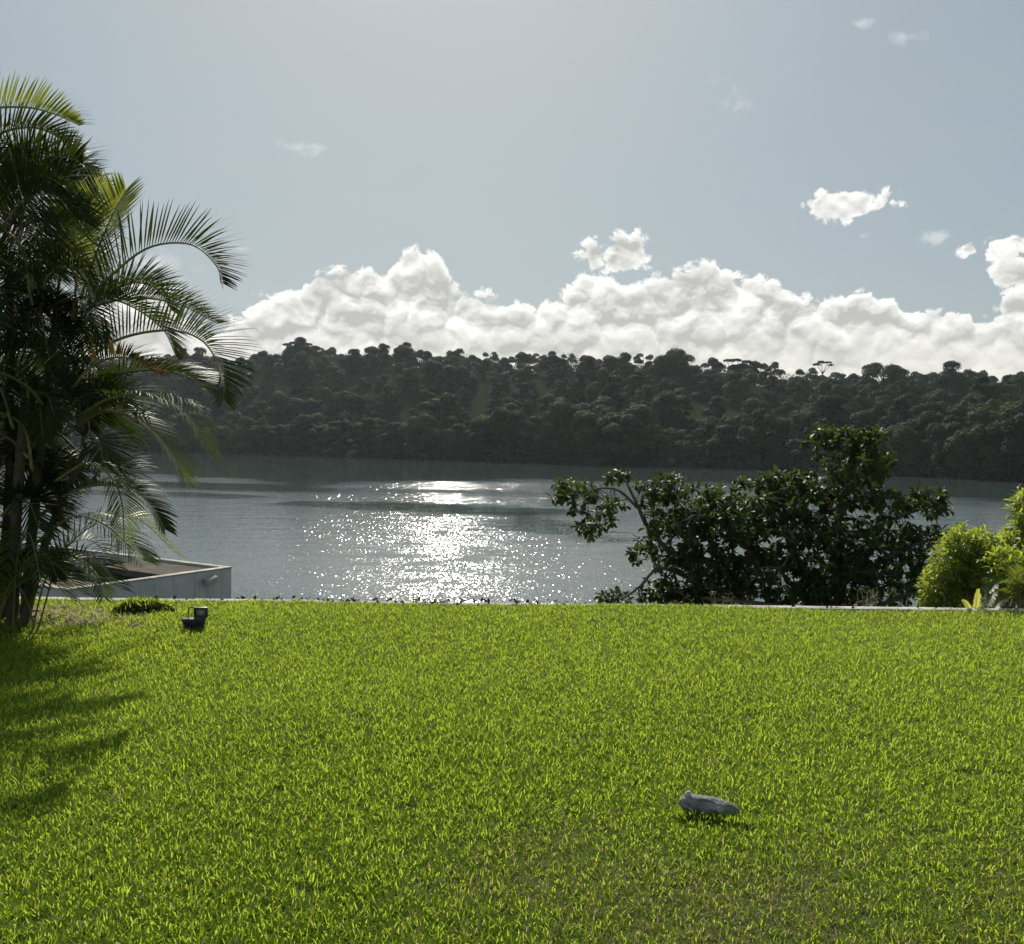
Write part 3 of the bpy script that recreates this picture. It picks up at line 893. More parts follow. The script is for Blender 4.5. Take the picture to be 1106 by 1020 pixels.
def build_palm():
    base = on_z(2, 690, 0.0)
    root = empty('areca_palm', base)
    tag(root, 'tall clumping palm with arching feathery fronds beside the lawn', 'palm')
    inv = Matrix.Translation(-base)
    def loc(p): return inv @ Vector(p)
    # stems
    stems = []
    for (x0, x1, y1, Y0, Y1, r_) in ((-8, -30, 330, 7.9, 7.9, .055), (12, 28, 420, 7.75, 7.7, .06), (22, 62, 330, 8.0, 8.1, .055), (30, 95, 480, 8.1, 8.0, .045),
                               (-30, -90, 360, 7.9, 7.8, .055), (-18, -120, 460, 8.1, 8.3, .05), (0, 10, 300, 8.2, 8.4, .055)):
        a = on_z(x0, 688, -.05); a.y += random.uniform(-.15, .15)
        b = at(x1, y1, Y1)
        mid = a.lerp(b, .5) + Vector(((b.x - a.x) * -.18, 0, 0))
        pts = spline([loc(a), loc(mid), loc(b)], 24)
        mb = MB()
        rr = []; r = r_ * .68
        for i in range(25):
            ring = 1.12 if i % 3 == 0 else 1.0
            rr.append(r * ring * (1.15 - .3 * i / 24))
        mb.tube(pts, rr, 10)
        mb.build('stem', M['palm_stem'], root, smooth=True)
        stems.append(b)
    def add(P, light=False, **kw):
        rc, lv = frond_mesh([loc(p) for p in P], **kw)
        o = rc
        off = len(rc.v)
        nq, ntri = len(rc.q), len(rc.t)
        rc.v += lv.v; rc.a += lv.a
        q = rc.q + [tuple(i + off for i in f) for f in lv.q]
        t = rc.t + [tuple(i + off for i in f) for f in lv.t]
        mi = [0] * nq + [1] * len(lv.q) + [0] * ntri + [1] * len(lv.t)
        me = mesh_np('frond', rc.v, q, t, {'tint': rc.a}, mat_idx=mi)
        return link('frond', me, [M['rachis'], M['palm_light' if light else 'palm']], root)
    def pxl(l, Ya, Yb):
        n = len(l)
        return [at(x, y, Ya + (Yb - Ya) * i / (n - 1)) for i, (x, y) in enumerate(l)]
    # fronds read off the photograph, each at its own distance
    add(pxl([(88, 335), (118, 300), (160, 268), (205, 264), (232, 285), (240, 306)], 8.0, 7.6), lift=1.05, droop=.15, leaf=.44, n_pairs=50, start=.08)
    add(pxl([(80, 400), (125, 368), (180, 357), (218, 368), (238, 400), (242, 432)], 7.9, 7.3), lift=.9, droop=.2, leaf=.46, n_pairs=50, start=.1, tint=.6)
    add(pxl([(78, 345), (84, 290), (88, 240), (88, 200)], 8.0, 7.9), lift=.35, droop=.15, leaf=.50, n_pairs=40, start=.2)
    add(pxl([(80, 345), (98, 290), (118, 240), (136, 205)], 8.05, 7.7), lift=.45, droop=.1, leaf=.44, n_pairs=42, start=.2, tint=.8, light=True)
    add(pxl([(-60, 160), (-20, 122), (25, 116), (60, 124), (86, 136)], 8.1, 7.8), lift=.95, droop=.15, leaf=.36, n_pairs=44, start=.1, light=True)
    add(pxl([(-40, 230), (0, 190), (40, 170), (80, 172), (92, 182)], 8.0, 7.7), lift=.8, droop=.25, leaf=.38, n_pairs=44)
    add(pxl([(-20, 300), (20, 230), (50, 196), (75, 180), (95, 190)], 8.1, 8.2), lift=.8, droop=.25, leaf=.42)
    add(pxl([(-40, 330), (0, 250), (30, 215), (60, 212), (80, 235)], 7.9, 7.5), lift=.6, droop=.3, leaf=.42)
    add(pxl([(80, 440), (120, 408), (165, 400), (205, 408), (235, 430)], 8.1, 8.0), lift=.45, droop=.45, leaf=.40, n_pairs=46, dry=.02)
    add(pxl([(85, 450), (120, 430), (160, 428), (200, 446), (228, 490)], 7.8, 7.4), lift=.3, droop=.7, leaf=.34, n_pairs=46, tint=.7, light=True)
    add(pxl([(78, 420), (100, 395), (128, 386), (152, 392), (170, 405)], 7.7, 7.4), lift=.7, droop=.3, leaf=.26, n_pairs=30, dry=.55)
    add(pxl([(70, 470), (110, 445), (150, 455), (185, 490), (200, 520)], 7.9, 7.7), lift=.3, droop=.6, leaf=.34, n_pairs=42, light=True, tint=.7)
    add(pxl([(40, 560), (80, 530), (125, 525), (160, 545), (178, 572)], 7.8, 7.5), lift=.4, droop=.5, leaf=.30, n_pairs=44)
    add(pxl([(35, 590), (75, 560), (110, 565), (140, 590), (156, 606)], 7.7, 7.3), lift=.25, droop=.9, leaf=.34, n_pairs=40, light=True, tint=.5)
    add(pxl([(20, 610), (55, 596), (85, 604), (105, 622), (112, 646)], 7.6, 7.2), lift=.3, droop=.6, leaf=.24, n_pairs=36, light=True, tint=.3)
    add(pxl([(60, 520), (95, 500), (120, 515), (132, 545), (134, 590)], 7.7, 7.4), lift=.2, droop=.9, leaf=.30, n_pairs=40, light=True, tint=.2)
    add(pxl([(10, 640), (30, 605), (50, 600), (62, 625)], 7.5, 7.2), lift=.4, droop=.5, leaf=.25, n_pairs=30)
    add(pxl([(90, 480), (85, 420), (70, 370), (60, 345)], 8.0, 8.1), lift=.4, droop=.2, leaf=.4)
    add(pxl([(60, 330), (100, 320), (140, 330), (175, 355), (190, 385)], 8.3, 8.4), lift=.6, droop=.4, leaf=.38)
    add(pxl([(60, 350), (105, 330), (150, 322), (195, 330), (235, 350)], 8.2, 8.2), lift=.9, droop=.15, leaf=.34)
    add(pxl([(-50, 190), (-10, 150), (30, 138), (62, 148), (84, 172)], 8.2, 8.3), lift=.6, droop=.2, leaf=.36)
    add(pxl([(-30, 260), (10, 205), (45, 190), (75, 208), (92, 240)], 7.8, 7.6), lift=.7, droop=.3, leaf=.38)
    add(pxl([(60, 330), (70, 265), (76, 215), (72, 180)], 8.3, 8.4), lift=.4, droop=.15, leaf=.4)
    add(pxl([(82, 350), (110, 322), (142, 306), (168, 312), (186, 336)], 8.4, 8.6), lift=.8, droop=.2, leaf=.36)
    # the dense middle and the far side of the clump, growing out of the stem heads
    heads = [at(x, y, Yh) for x, y, Yh in ((20, 250, 8.0), (48, 330, 7.9), (-20, 205, 8.1), (66, 415, 7.8), (30, 470, 7.7), (0, 370, 7.8), (-60, 290, 8.2), (-90, 400, 8.0), (85, 470, 8.0), (10, 540, 7.7), (-50, 500, 7.9))]
    for i in range(61):
        s = heads[i % len(heads)]
        a = random.uniform(0, 6.28)
        e = random.uniform(.05, 1.3)
        L = random.uniform(1.0, 1.75) * (.62 if s.z < 1.7 else 1)
        o = Vector((math.cos(a), math.sin(a) * .75, 0))
        if o.x > 0: L *= .5 + .3 * (1 - o.x)
        st = s + Vector((random.uniform(-.08, .08), random.uniform(-.1, .1), random.uniform(-.3, .15)))
        p1 = st + o * L * .3 * math.cos(e) + Vector((0, 0, L * .36 * math.sin(e) + .05))
        p2 = st + o * L * .65 + Vector((0, 0, L * .5 * math.sin(e)))
        p3 = st + o * L * .95 + Vector((0, 0, L * (.5 * math.sin(e) - .42)))
        if min(p.z for p in (p2, p3)) < .25: p3.z = max(p3.z, .3); p2.z = max(p2.z, .45)
        add([st, p1, p2, p3], lift=random.uniform(.15, .9), droop=random.uniform(.15, .6), leaf=random.uniform(.32, .48), n_pairs=50, width=.0135, tint=random.uniform(.15, .6), dry=.008)
    # the fronds buried deepest in the clump, counted as one mass
    mv, mq, mt, ma, mi, mj = [], [], [], [], [], []
    for i in range(75):
        s = heads[i % len(heads)]
        a = random.uniform(0, 6.28); e = random.uniform(-.1, 1.2)
        L = random.uniform(.9, 1.4) * (.6 if s.z < 1.7 else 1)
        o = Vector((math.cos(a), math.sin(a) * .6, 0))
        if o.x > 0: L *= .5 + .25 * (1 - o.x)
        st = s + Vector((random.uniform(-.3, .05), random.uniform(.05, .5), random.uniform(-.5, .2)))
        P = [st, st + o * L * .3 + Vector((0, 0, L * .3 * math.sin(e) + .05)), st + o * L * .65 + Vector((0, 0, L * .4 * math.sin(e))), st + o * L * .95 + Vector((0, 0, L * (.4 * math.sin(e) - .42)))]
        for p in P: p.z = max(p.z, .3)
        rc, lv = frond_mesh([loc(p) for p in P], lift=random.uniform(.1, .9), droop=random.uniform(.15, .7), leaf=random.uniform(.32, .48), n_pairs=48, width=.014, tint=random.uniform(.1, .5))
        for src, k in ((rc, 0), (lv, 1)):
            off = len(mv); mv += src.v; ma += src.a
            mq += [tuple(x + off for x in f) for f in src.q]; mi += [k] * len(src.q)
            mt += [tuple(x + off for x in f) for f in src.t]; mj += [k] * len(src.t)
    tag(link('inner_fronds', mesh_np('inner_fronds', mv, mq, mt, {'tint': ma}, mat_idx=mi + mj), [M['rachis'], M['palm']], root), kind='stuff')
    # young shoots at the foot
    for i in range(15):
        b = on_z(random.uniform(-40, 40), random.uniform(680, 694), 0); a = random.uniform(0, 6.28)
        o = Vector((math.cos(a), math.sin(a), 0)); L = random.uniform(.5, 1.15)
        add([b, b + o * L * .2 + Vector((0, 0, L * .6)), b + o * L * .6 + Vector((0, 0, L * .8)), b + o * L * .95 + Vector((0, 0, L * .5))],
            light=(i % 3 == 0), lift=.5, droop=.4, leaf=.27, n_pairs=29, width=.016, r0=.008)
build_palm()

# ------------------------------------------------------------------ broad leaved tree
def big_leaf(mb, p, d, nrm, L, w, tint):
    side = d.cross(nrm).normalized()
    nrm = side.cross(d).normalized()
    c = [p, p + d * L * .35 + nrm * L * .05, p + d * L * .72 + nrm * L * .03, p + d * L - nrm * L * .08]
    f = nrm * w * .18
    vs = [c[0], c[1] - side * w * .32 + f, c[1], c[1] + side * w * .32 + f, c[2] - side * w * .5 + f, c[2], c[2] + side * w * .5 + f, c[3]]
    mb.add(vs, [(1, 4, 5, 2), (2, 5, 6, 3)], [(0, 1, 2), (0, 2, 3), (4, 7, 5), (5, 7, 6)], tint)

def build_tree():
    Y = 14.0
    base = at(905, 700, Y); base.z = -2.2
    root = empty('broad_leaved_tree', base)
    tag(root, 'dark large leaved tree with crooked limbs rising behind the kerb before the lake', 'tree')
    nodes = []
    tr = MB()
    def limb(pts, r0, r1, n=18):
        P = spline([p - base for p in pts], n)
        tr.tube(P, [r0 + (r1 - r0) * i / n for i in range(n + 1)], 9)
        for i, p in enumerate(P):
            nodes.append((p, r0 + (r1 - r0) * i / n))
    B = base.copy()
    limb([B, at(906, 620, 14), at(908, 560, 14), at(914, 515, 14.1), at(925, 478, 14.1)], .14, .03)
    limb([at(906, 650, 14), at(870, 618, 13.9), at(815, 606, 13.7), at(760, 606, 13.6), at(722, 596, 13.7)], .09, .04)
    limb([at(722, 596, 13.7), at(700, 570, 13.7), at(688, 545, 13.6), at(676, 520, 13.5)], .04, .015)
    limb([at(688, 548, 13.6), at(668, 530, 13.5), at(645, 528, 13.4), at(628, 536, 13.3)], .022, .01)
    limb([at(800, 650, 13.9), at(745, 625, 13.6), at(712, 614, 13.4), at(690, 635, 13.3), at(670, 648, 13.2)], .035, .014)
    limb([at(815, 606, 13.7), at(800, 575, 13.7), at(785, 545, 13.8), at(800, 525, 13.9)], .05, .015)
    limb([at(870, 618, 13.9), at(850, 580, 13.8), at(845, 540, 13.8), at(830, 515, 13.8)], .05, .015)
    limb([at(908, 590, 14), at(945, 570, 14.2), at(980, 555, 14.3), at(1010, 545, 14.3)], .05, .012)
    limb([at(906, 630, 14), at(950, 605, 13.8), at(985, 590, 13.7), at(1015, 580, 13.7)], .05, .012)
    limb([at(906, 680, 14), at(860, 660, 13.3), at(800, 650, 13.2), at(740, 645, 13.2)], .06, .02)
    limb([at(906, 680, 14), at(950, 655, 13.4), at(985, 640, 13.3)], .05, .02)
    blobs = [(622, 534, 30, 17), (648, 552, 30, 20), (640, 570, 18, 12), (668, 517, 12, 11), (612, 528, 20, 10),
             (718, 527, 36, 16), (742, 550, 55, 30), (725, 585, 38, 32), (690, 600, 10, 8),
             (800, 552, 55, 34), (770, 585, 60, 38), (838, 522, 38, 13), (855, 545, 50, 28),
             (912, 478, 42, 15), (938, 474, 24, 14), (890, 470, 14, 8), (915, 505, 45, 22), (952, 500, 15, 22), (905, 528, 46, 20),
             (850, 580, 50, 32), (830, 625, 70, 34), (760, 625, 55, 34), (740, 645, 40, 14),
             (955, 545, 38, 18), (1000, 540, 30, 13), (1010, 550, 18, 8), (1000, 580, 34, 12), (955, 585, 46, 30), (960, 630, 50, 30), (905, 620, 45, 40), (900, 580, 30, 30), (880, 645, 60, 18),
             (665, 648, 28, 9), (712, 640, 26, 16), (1005, 615, 22, 32)]
    lv = MB()
    for (bx, by, rx, ry) in blobs:
        n = int(rx * ry * (.06 if bx > 735 else .036)) + 5
        depth = 1.1 if ry > 16 else .5
        for i in range(n):
            while True:
                a, b, c = (random.uniform(-1, 1) for _ in range(3))
                if a * a + b * b + c * c < 1: break
            p = at(bx + a * rx, by + b * ry, 13.75 + c * depth) - base
            q, r = min(nodes, key=lambda nd: (nd[0] - p).length_squared)
            dist = (q - p).length
            mid = q.lerp(p, .55) + Vector((random.uniform(-.1, .1), random.uniform(-.1, .1), random.uniform(-.12, .08))) * min(1, dist)
            tw = spline([q, mid, p], 4)
            r0 = min(r * .6, .006 + .01 * dist)
            tr.tube(tw, [r0, r0 * .85, r0 * .7, r0 * .55, .004], 5, cap=False)
            if i % 4 == 0:
                nodes.append((tw[3], .01))
            ax = (p - mid).normalized()
            m = random.randint(7, 11)
            for k in range(m):
                an = k * 2.4 + random.uniform(-.3, .3)
                u = ax.orthogonal().normalized(); w = ax.cross(u)
                d = (u * math.cos(an) + w * math.sin(an)) + ax * random.uniform(.0, .7) + Vector((0, 0, random.uniform(-.55, .35)))
                d.normalize()
                nn = (Vector((0, 0, 1)) + d * -.2 + Vector((random.uniform(-.4, .4), random.uniform(-.4, .4), 0))).normalized()
                if abs(nn.dot(d)) > .95: nn = d.orthogonal()
                L = random.uniform(.07, .15)
                big_leaf(lv, p - ax * random.uniform(0, .05), d, nn, L, L * .52, min(.97, max(0, random.gauss(.45, .2))))
    tr.build('trunk', M['bark'], root, smooth=True)
    lv.build('crown', M['almond'], root)
build_tree()

# ------------------------------------------------------------------ bright shrubs at the right
def shrub(name, label, bx, Y, blobs, m='shrub', leafL=.085, dens=.16, depth=.35, group=None):
    base = at(bx, 668, Y); base.z = -.95
    root = empty(name, base)
    tag(root, label, 'shrub', group)
    st, lv = MB(), MB()
    for (x, y, rx, ry) in blobs:
        c = at(x, y, Y) - base
        j = Vector((random.uniform(-.1, .1), random.uniform(-.1, .1), 0))
        hub = spline([j, j + c * .5 + Vector((random.uniform(-.1, .1), 0, 0)), c], 8)
        st.tube(hub, [.022 - .0018 * i for i in range(9)], 6)
        n = int(rx * ry * dens) + 10
        for i in range(n):
            while True:
                a, b, e = (random.uniform(-1, 1) for _ in range(3))
                if .15 < a * a + b * b + e * e < 1: break
            p = at(x + a * rx, y + b * ry, Y + e * depth) - base
            q = hub[random.randint(4, 8)]
            tw = spline([q, q.lerp(p, .6) + Vector((0, 0, .03)), p], 3)
            st.tube(tw, [.006, .005, .004, .002], 4, cap=False)
            od = (p - c).normalized()
            tb = min(.95, max(.02, random.gauss(.5, .2)))
            for k in range(random.randint(9, 14)):
                d = (od * .6 + Vector((random.gauss(0, .7), random.gauss(0, .7), random.gauss(0.05, .55)))).normalized()
                pp = p + Vector((random.gauss(0, .022), random.gauss(0, .022), random.gauss(0, .022)))
                nn = Vector((random.gauss(0, .4), random.gauss(0, .4), 1)).normalized()
                if abs(nn.dot(d)) > .95: nn = d.orthogonal()
                L = random.uniform(.6, 1.25) * leafL
                big_leaf(lv, pp, d, nn, L, L * .26, tb)
    st.build('stem', M['dry'], root)
    lv.build('foliage', M[m], root)

shrub('leafy_shrub', 'bright yellow green bushy shrub next to the dark tree behind the kerb', 1040, 10.3,
      [(1030, 612, 24, 26), (1012, 634, 16, 22), (1040, 590, 22, 16), (1055, 615, 22, 30), (1030, 645, 28, 14), (1062, 588, 18, 14), (1003, 652, 10, 8), (1035, 578, 8, 9)])
shrub('leafy_shrub', 'rounded yellow green shrub over the small palm at the right end of the kerb', 1090, 9.9,
      [(1080, 612, 20, 20), (1072, 628, 16, 14), (1095, 622, 22, 20), (1118, 612, 24, 24), (1140, 620, 26, 26)])
shrub('tall_shrub', 'tall light green shrub at the right edge standing above the other bushes', 1115, 10.9,
      [(1100, 585, 22, 14), (1106, 555, 13, 18), (1112, 540, 12, 14), (1125, 570, 20, 24), (1082, 590, 14, 12), (1140, 600, 26, 26), (1130, 540, 16, 18), (1150, 560, 18, 20)], leafL=.1)

def build_small_plants():
    # small arching palm at the right end
    b = at(1096, 668, 9.45); b.z = -.4
    root = empty('small_palm', b)
    tag(root, 'small arching palm with pale leaflets at the right end of the kerb', 'palm')
    for l in ([(1094, 660), (1086, 642), (1074, 640), (1066, 656)], [(1096, 660), (1092, 636), (1078, 630), (1068, 640)], [(1098, 660), (1104, 634), (1116, 630), (1128, 645)],
              [(1097, 660), (1097, 630), (1103, 618), (1112, 616)], [(1095, 660), (1088, 650), (1078, 652), (1072, 662)], [(1100, 662), (1112, 646), (1130, 648), (1142, 664)]):
        P = [at(x, y, 9.45 - .12 * i) - b for i, (x, y) in enumerate(l)]
        P[0] = Vector((P[0].x * .3, 0, .2))
        rc, lv = frond_mesh(P, n_pairs=26, leaf=.17, lift=.5, droop=.3, width=.014, r0=.006, start=.25)
        off = len(rc.v); nq, ntri = len(rc.q), len(rc.t)
        rc.v += lv.v; rc.a += lv.a
        me = mesh_np('frond', rc.v, rc.q + [tuple(i + off for i in f) for f in lv.q], rc.t + [tuple(i + off for i in f) for f in lv.t], {'tint': rc.a},
                     mat_idx=[0] * nq + [1] * len(lv.q) + [0] * ntri + [1] * len(lv.t))
        link('frond', me, [M['rachis'], M['palm_light']], root)
    # fern
    b = at(1052, 664, 9.2); b.z = -.1
    root = empty('fern', b)
    tag(root, 'small pale yellow fern at the foot of the bright shrub', 'fern')
    for l, lf in (([(1052, 664), (1054, 655), (1055, 646), (1056, 637)], .06), ([(1050, 664), (1047, 658), (1043, 652), (1039, 649)], .045), ([(1054, 664), (1059, 657), (1062, 655), (1066, 657)], .04)):
        P = [at(x, y, 9.2 - .05 * i) - b for i, (x, y) in enumerate(l)]
        rc, lv = frond_mesh(P, n_pairs=16, leaf=lf, lift=.2, droop=.1, width=.02, r0=.004, start=.1, up=(0, -1, .3))
        off = len(rc.v)
        rc.v += lv.v; rc.a += lv.a
        me = mesh_np('frond', rc.v, rc.q + [tuple(i + off for i in f) for f in lv.q], rc.t + [tuple(i + off for i in f) for f in lv.t], {'tint': rc.a})
        link('frond', me, M['fern'], root)
    # dry weeds before the tree
    for (px, top, w, lab, n) in ((735, 648, 26, 'low dry weed with thin stems at the kerb below the tree left part', 12), (782, 640, 30, 'grey green weed clump at the kerb below the middle of the dark tree', 16),
                               (938, 636, 26, 'upright feathery dry weed at the kerb right of the tree trunk', 12), (975, 642, 40, 'bare pale twigs leaning right at the kerb beside the bright shrub', 9)):
        Yw = 9.5
        b = at(px, 667, Yw); b.z = -.95
        mb, lf = MB(), MB()
        for i in range(n):
            tx = px + random.uniform(-.5, .5) * w; ty = top + random.uniform(0, 16)
            e = at(tx, ty, Yw + random.uniform(-.1, .1)) - b
            P = spline([(random.uniform(-.06, .06), random.uniform(-.05, .05), 0), e * .5 + Vector((random.uniform(-.05, .05), 0, .05)), e], 8)
            mb.tube(P, [.005 - .0004 * k for k in range(9)], 4)
            if px != 975:
                for k in range(14):
                    q = P[random.randint(4, 8)]
                    d = Vector((random.gauss(0, 1), random.gauss(0, .6), random.gauss(.4, .6))).normalized()
                    big_leaf(lf, q, d, d.orthogonal(), random.uniform(.03, .06), .012, random.random() * .9)
            else:
                for k in range(3):
                    q = P[random.randint(4, 7)]
                    mb.tube([q, q + Vector((random.uniform(-.02, .12), 0, random.uniform(.02, .1)))], [.003, .0015], 4)
        root = empty('dry_weed', b)
        tag(root, lab, 'weed')
        mb.build('stem', M['dry'], root)
        if lf.v:
            lf.build('leaves', leaf_mat('weed_leaf', (0.06, 0.065, 0.03), (0.11, 0.10, 0.05), (0.12, 0.13, 0.05), .3, .6, .2), root)
build_small_plants()

# ------------------------------------------------------------------ white building below the lawn
def build_house():
    Rr = at(250, 613.5, 20.0)
    Nn = at(72, 637, 16.9)
    top = Rr.z
    ax = Vector((Nn.x - Rr.x, Nn.y - Rr.y, 0)); Ls = ax.length; ax.normalize()      # along the near wall, away from the corner
    ay = Vector((ax.y, -ax.x, 0))                                                  # along the lake side wall
    if ay.x > 0: ay = -ay
    Lf = 9.0
    root = empty('flat_roofed_building', (Rr.x, Rr.y, top))
    root.rotation_euler = (0, 0, math.atan2(ax.y, ax.x))
    rot = root.rotation_euler.to_matrix().inverted()
    s = 1 if (rot @ ay).y > 0 else -1
    tag(root, 'low white flat roofed building with weathered parapet below the lawn beside the water', 'building')
    # local frame: x along the near wall from the corner, y*s along the lake wall
    H, T = 3.4, .14
    mb = MB()
    mb.box((Ls / 2, s * T / 2, -H / 2), (Ls, T, H))                                   # near wall
    mb.box((T / 2, s * (T + (Lf - T) / 2), -H / 2 + .001), (T, Lf - T, H))                       # lake wall
    mb.box((Ls - T / 2, s * (T + (Lf - T) / 2), -H / 2 - .001), (T, Lf - T, H))               # other side
    mb.box((Ls / 2, s * (Lf + T / 2), -H / 2 - .002), (Ls, T, H))
    mb.build('wall', M['wall'], root, bevel=.006)
    cp = MB()
    w = T + .03
    cp.box((Ls / 2, s * T / 2, .012), (Ls + .03, w, .024))
    cp.box((T / 2, s * (w + (Lf - w) / 2), .012), (w, Lf - w - .05, .024))
    cp.box((Ls - T / 2, s * (w + (Lf - w) / 2), .012), (w, Lf - w - .05, .024))
    cp.build('coping', M['concrete'], root, bevel=.004)
    e = T + .004
    mi_ = root.matrix_basis.inverted()
    bpy.context.view_layer.update()
    mi_ = (Matrix.Translation(root.location) @ root.rotation_euler.to_matrix().to_4x4()).inverted()
    A_ = mi_ @ on_z(112, 612, top - .03); B_ = mi_ @ on_z(180, 622, top - .03)
    f_y = abs(A_.y) + .25
    poly = [(e, s * e), (e, s * f_y), (max(A_.x, e + .3), A_.y), (B_.x, s * max(abs(B_.y), e)), (B_.x, s * e)]
    rf = MB()
    n_ = len(poly)
    vs = [(x, y, -.03) for x, y in poly] + [(x, y, -.16) for x, y in poly]
    bm = bmesh.new()
    up_ = [bm.verts.new(v) for v in vs[:n_]]; dn_ = [bm.verts.new(v) for v in vs[n_:]]
    bm.faces.new(up_); bm.faces.new(dn_[::-1])
    for i in range(n_):
        j = (i + 1) % n_
        bm.faces.new((up_[i], dn_[i], dn_[j], up_[j]))
    bmesh.ops.recalc_face_normals(bm, faces=bm.faces)
    me = bpy.data.meshes.new('roof_slab'); bm.to_mesh(me); bm.free()
    link('roof_slab', me, M['roof'], root)
    r2 = MB()
    r2.box((Ls / 2, s * (e + (Lf - 2 * e) / 2), -.62), (Ls - 2 * e, Lf - 2 * e, .12))
    r2.build('lower_roof', M['roof'], root)
    ln = MB()  # dark panels added over the parapet's inner faces, shade and stain put into their colour
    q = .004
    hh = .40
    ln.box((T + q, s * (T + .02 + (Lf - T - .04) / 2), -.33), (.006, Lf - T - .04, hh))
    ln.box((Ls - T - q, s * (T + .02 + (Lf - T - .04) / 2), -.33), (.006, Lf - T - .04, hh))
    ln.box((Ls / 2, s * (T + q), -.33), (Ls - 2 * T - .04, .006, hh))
    ln.build('inner_shade_panels', rough_mat('parapet_shade_stain', (0.045, 0.04, 0.036), (0.09, 0.08, 0.07), 2, .95, .2, 30, .05), root)
    # little camera box on the wall
    u = .18
    cm = MB()
    pm = Vector((Ls * .17, -s * .10, -.19))
    rt = Matrix.Rotation(R(-18), 3, 'X') @ Matrix.Rotation(R(14), 3, 'Y')
    cr = empty('security_camera', (0, 0, 0))
    cr.parent = None
    cr.location = root.matrix_basis @ pm
    cr.rotation_euler = root.rotation_euler
    tag(cr, 'small white box camera fixed high on the white wall near its corner', 'camera')
    cm.box((0, 0, 0), (.24, .11, .105), rt)
    cm.build('body', M['wall'], cr, bevel=.008)
    br = MB()
    br.tube([Vector((-.03, s * .09, .05)), Vector((-.03, s * .03, .05)), Vector((-.02, 0, .02))], .014, 8)
    br.build('bracket', M['black'], cr)
    hd = MB()
    hd.box((.0, 0, .064), (.27, .13, .012), rt)
    hd.build('hood', M['concrete'], cr, bevel=.003)
build_house()

# ------------------------------------------------------------------ floodlight
def build_floodlight():
    p = on_z(210, 683, .0)
    root = empty('floodlight', p, R(8))
    tag(root, 'small black garden floodlight standing in the grass near the kerb', 'floodlight')
    # tapering body with fins
    mb = MB()
    def frus(z0, z1, x0, x1, w0, w1, d0, d1):
        vs = []
        for z, x, w, d in ((z0, x0, w0, d0), (z1, x1, w1, d1)):
            vs += [(x - w / 2, -d / 2, z), (x + w / 2, -d / 2, z), (x + w / 2, d / 2, z), (x - w / 2, d / 2, z)]
        mb.add(vs, [(3, 2, 1, 0), (4, 5, 6, 7), (0, 1, 5, 4), (1, 2, 6, 5), (2, 3, 7, 6), (3, 0, 4, 7)])
    frus(.02, .112, .0, -.005, .135, .185, .06, .075)
    mb.build('housing', M['black'], root, bevel=.006)
    fn = MB()
    for k in range(7):
        x = -.07 + k * .022
        fn.box((x, -.042, .062), (.005, .014, .07))
    fn.build('heat_sink', M['black'], root)
    hd = MB()
    rt = Matrix.Rotation(R(-6), 3, 'X')
    for c, s in (((.050, 0, .193), (.105, .05, .014)), ((.050, 0, .125), (.105, .05, .014)), ((.0045, 0, .159), (.014, .05, .054)), ((.0955, 0, .159), (.014, .05, .054)), ((.05, .017, .159), (.077, .016, .054))):
        hd.box(c, s)
    h = hd.build('lamp_head', M['black'], root, bevel=.003)
    t = mat('lamp_glass')
    pb = t.n('ShaderNodeBsdfPrincipled'); pb.inputs['Base Color'].default_value = (.30, .30, .27, 1); pb.inputs['Roughness'].default_value = .15
    t.l(pb.outputs[0], t.out.inputs[0])
    gl = MB(); gl.box((.05, -.004, .159), (.076, .01, .053)); gl.build('lens', t.mt, h)
    br = MB()
    br.tube(spline([(-.045, 0, .11), (-.047, .0, .16), (-.035, .0, .195), (0, 0, .2)], 10), .004, 6)
    br.build('cable', M['black'], root)
    sk = MB(); sk.tube([(0, 0, -.1), (0, 0, .03)], [.012, .02], 8); sk.build('stake', M['black'], root)
    return p
build_floodlight()

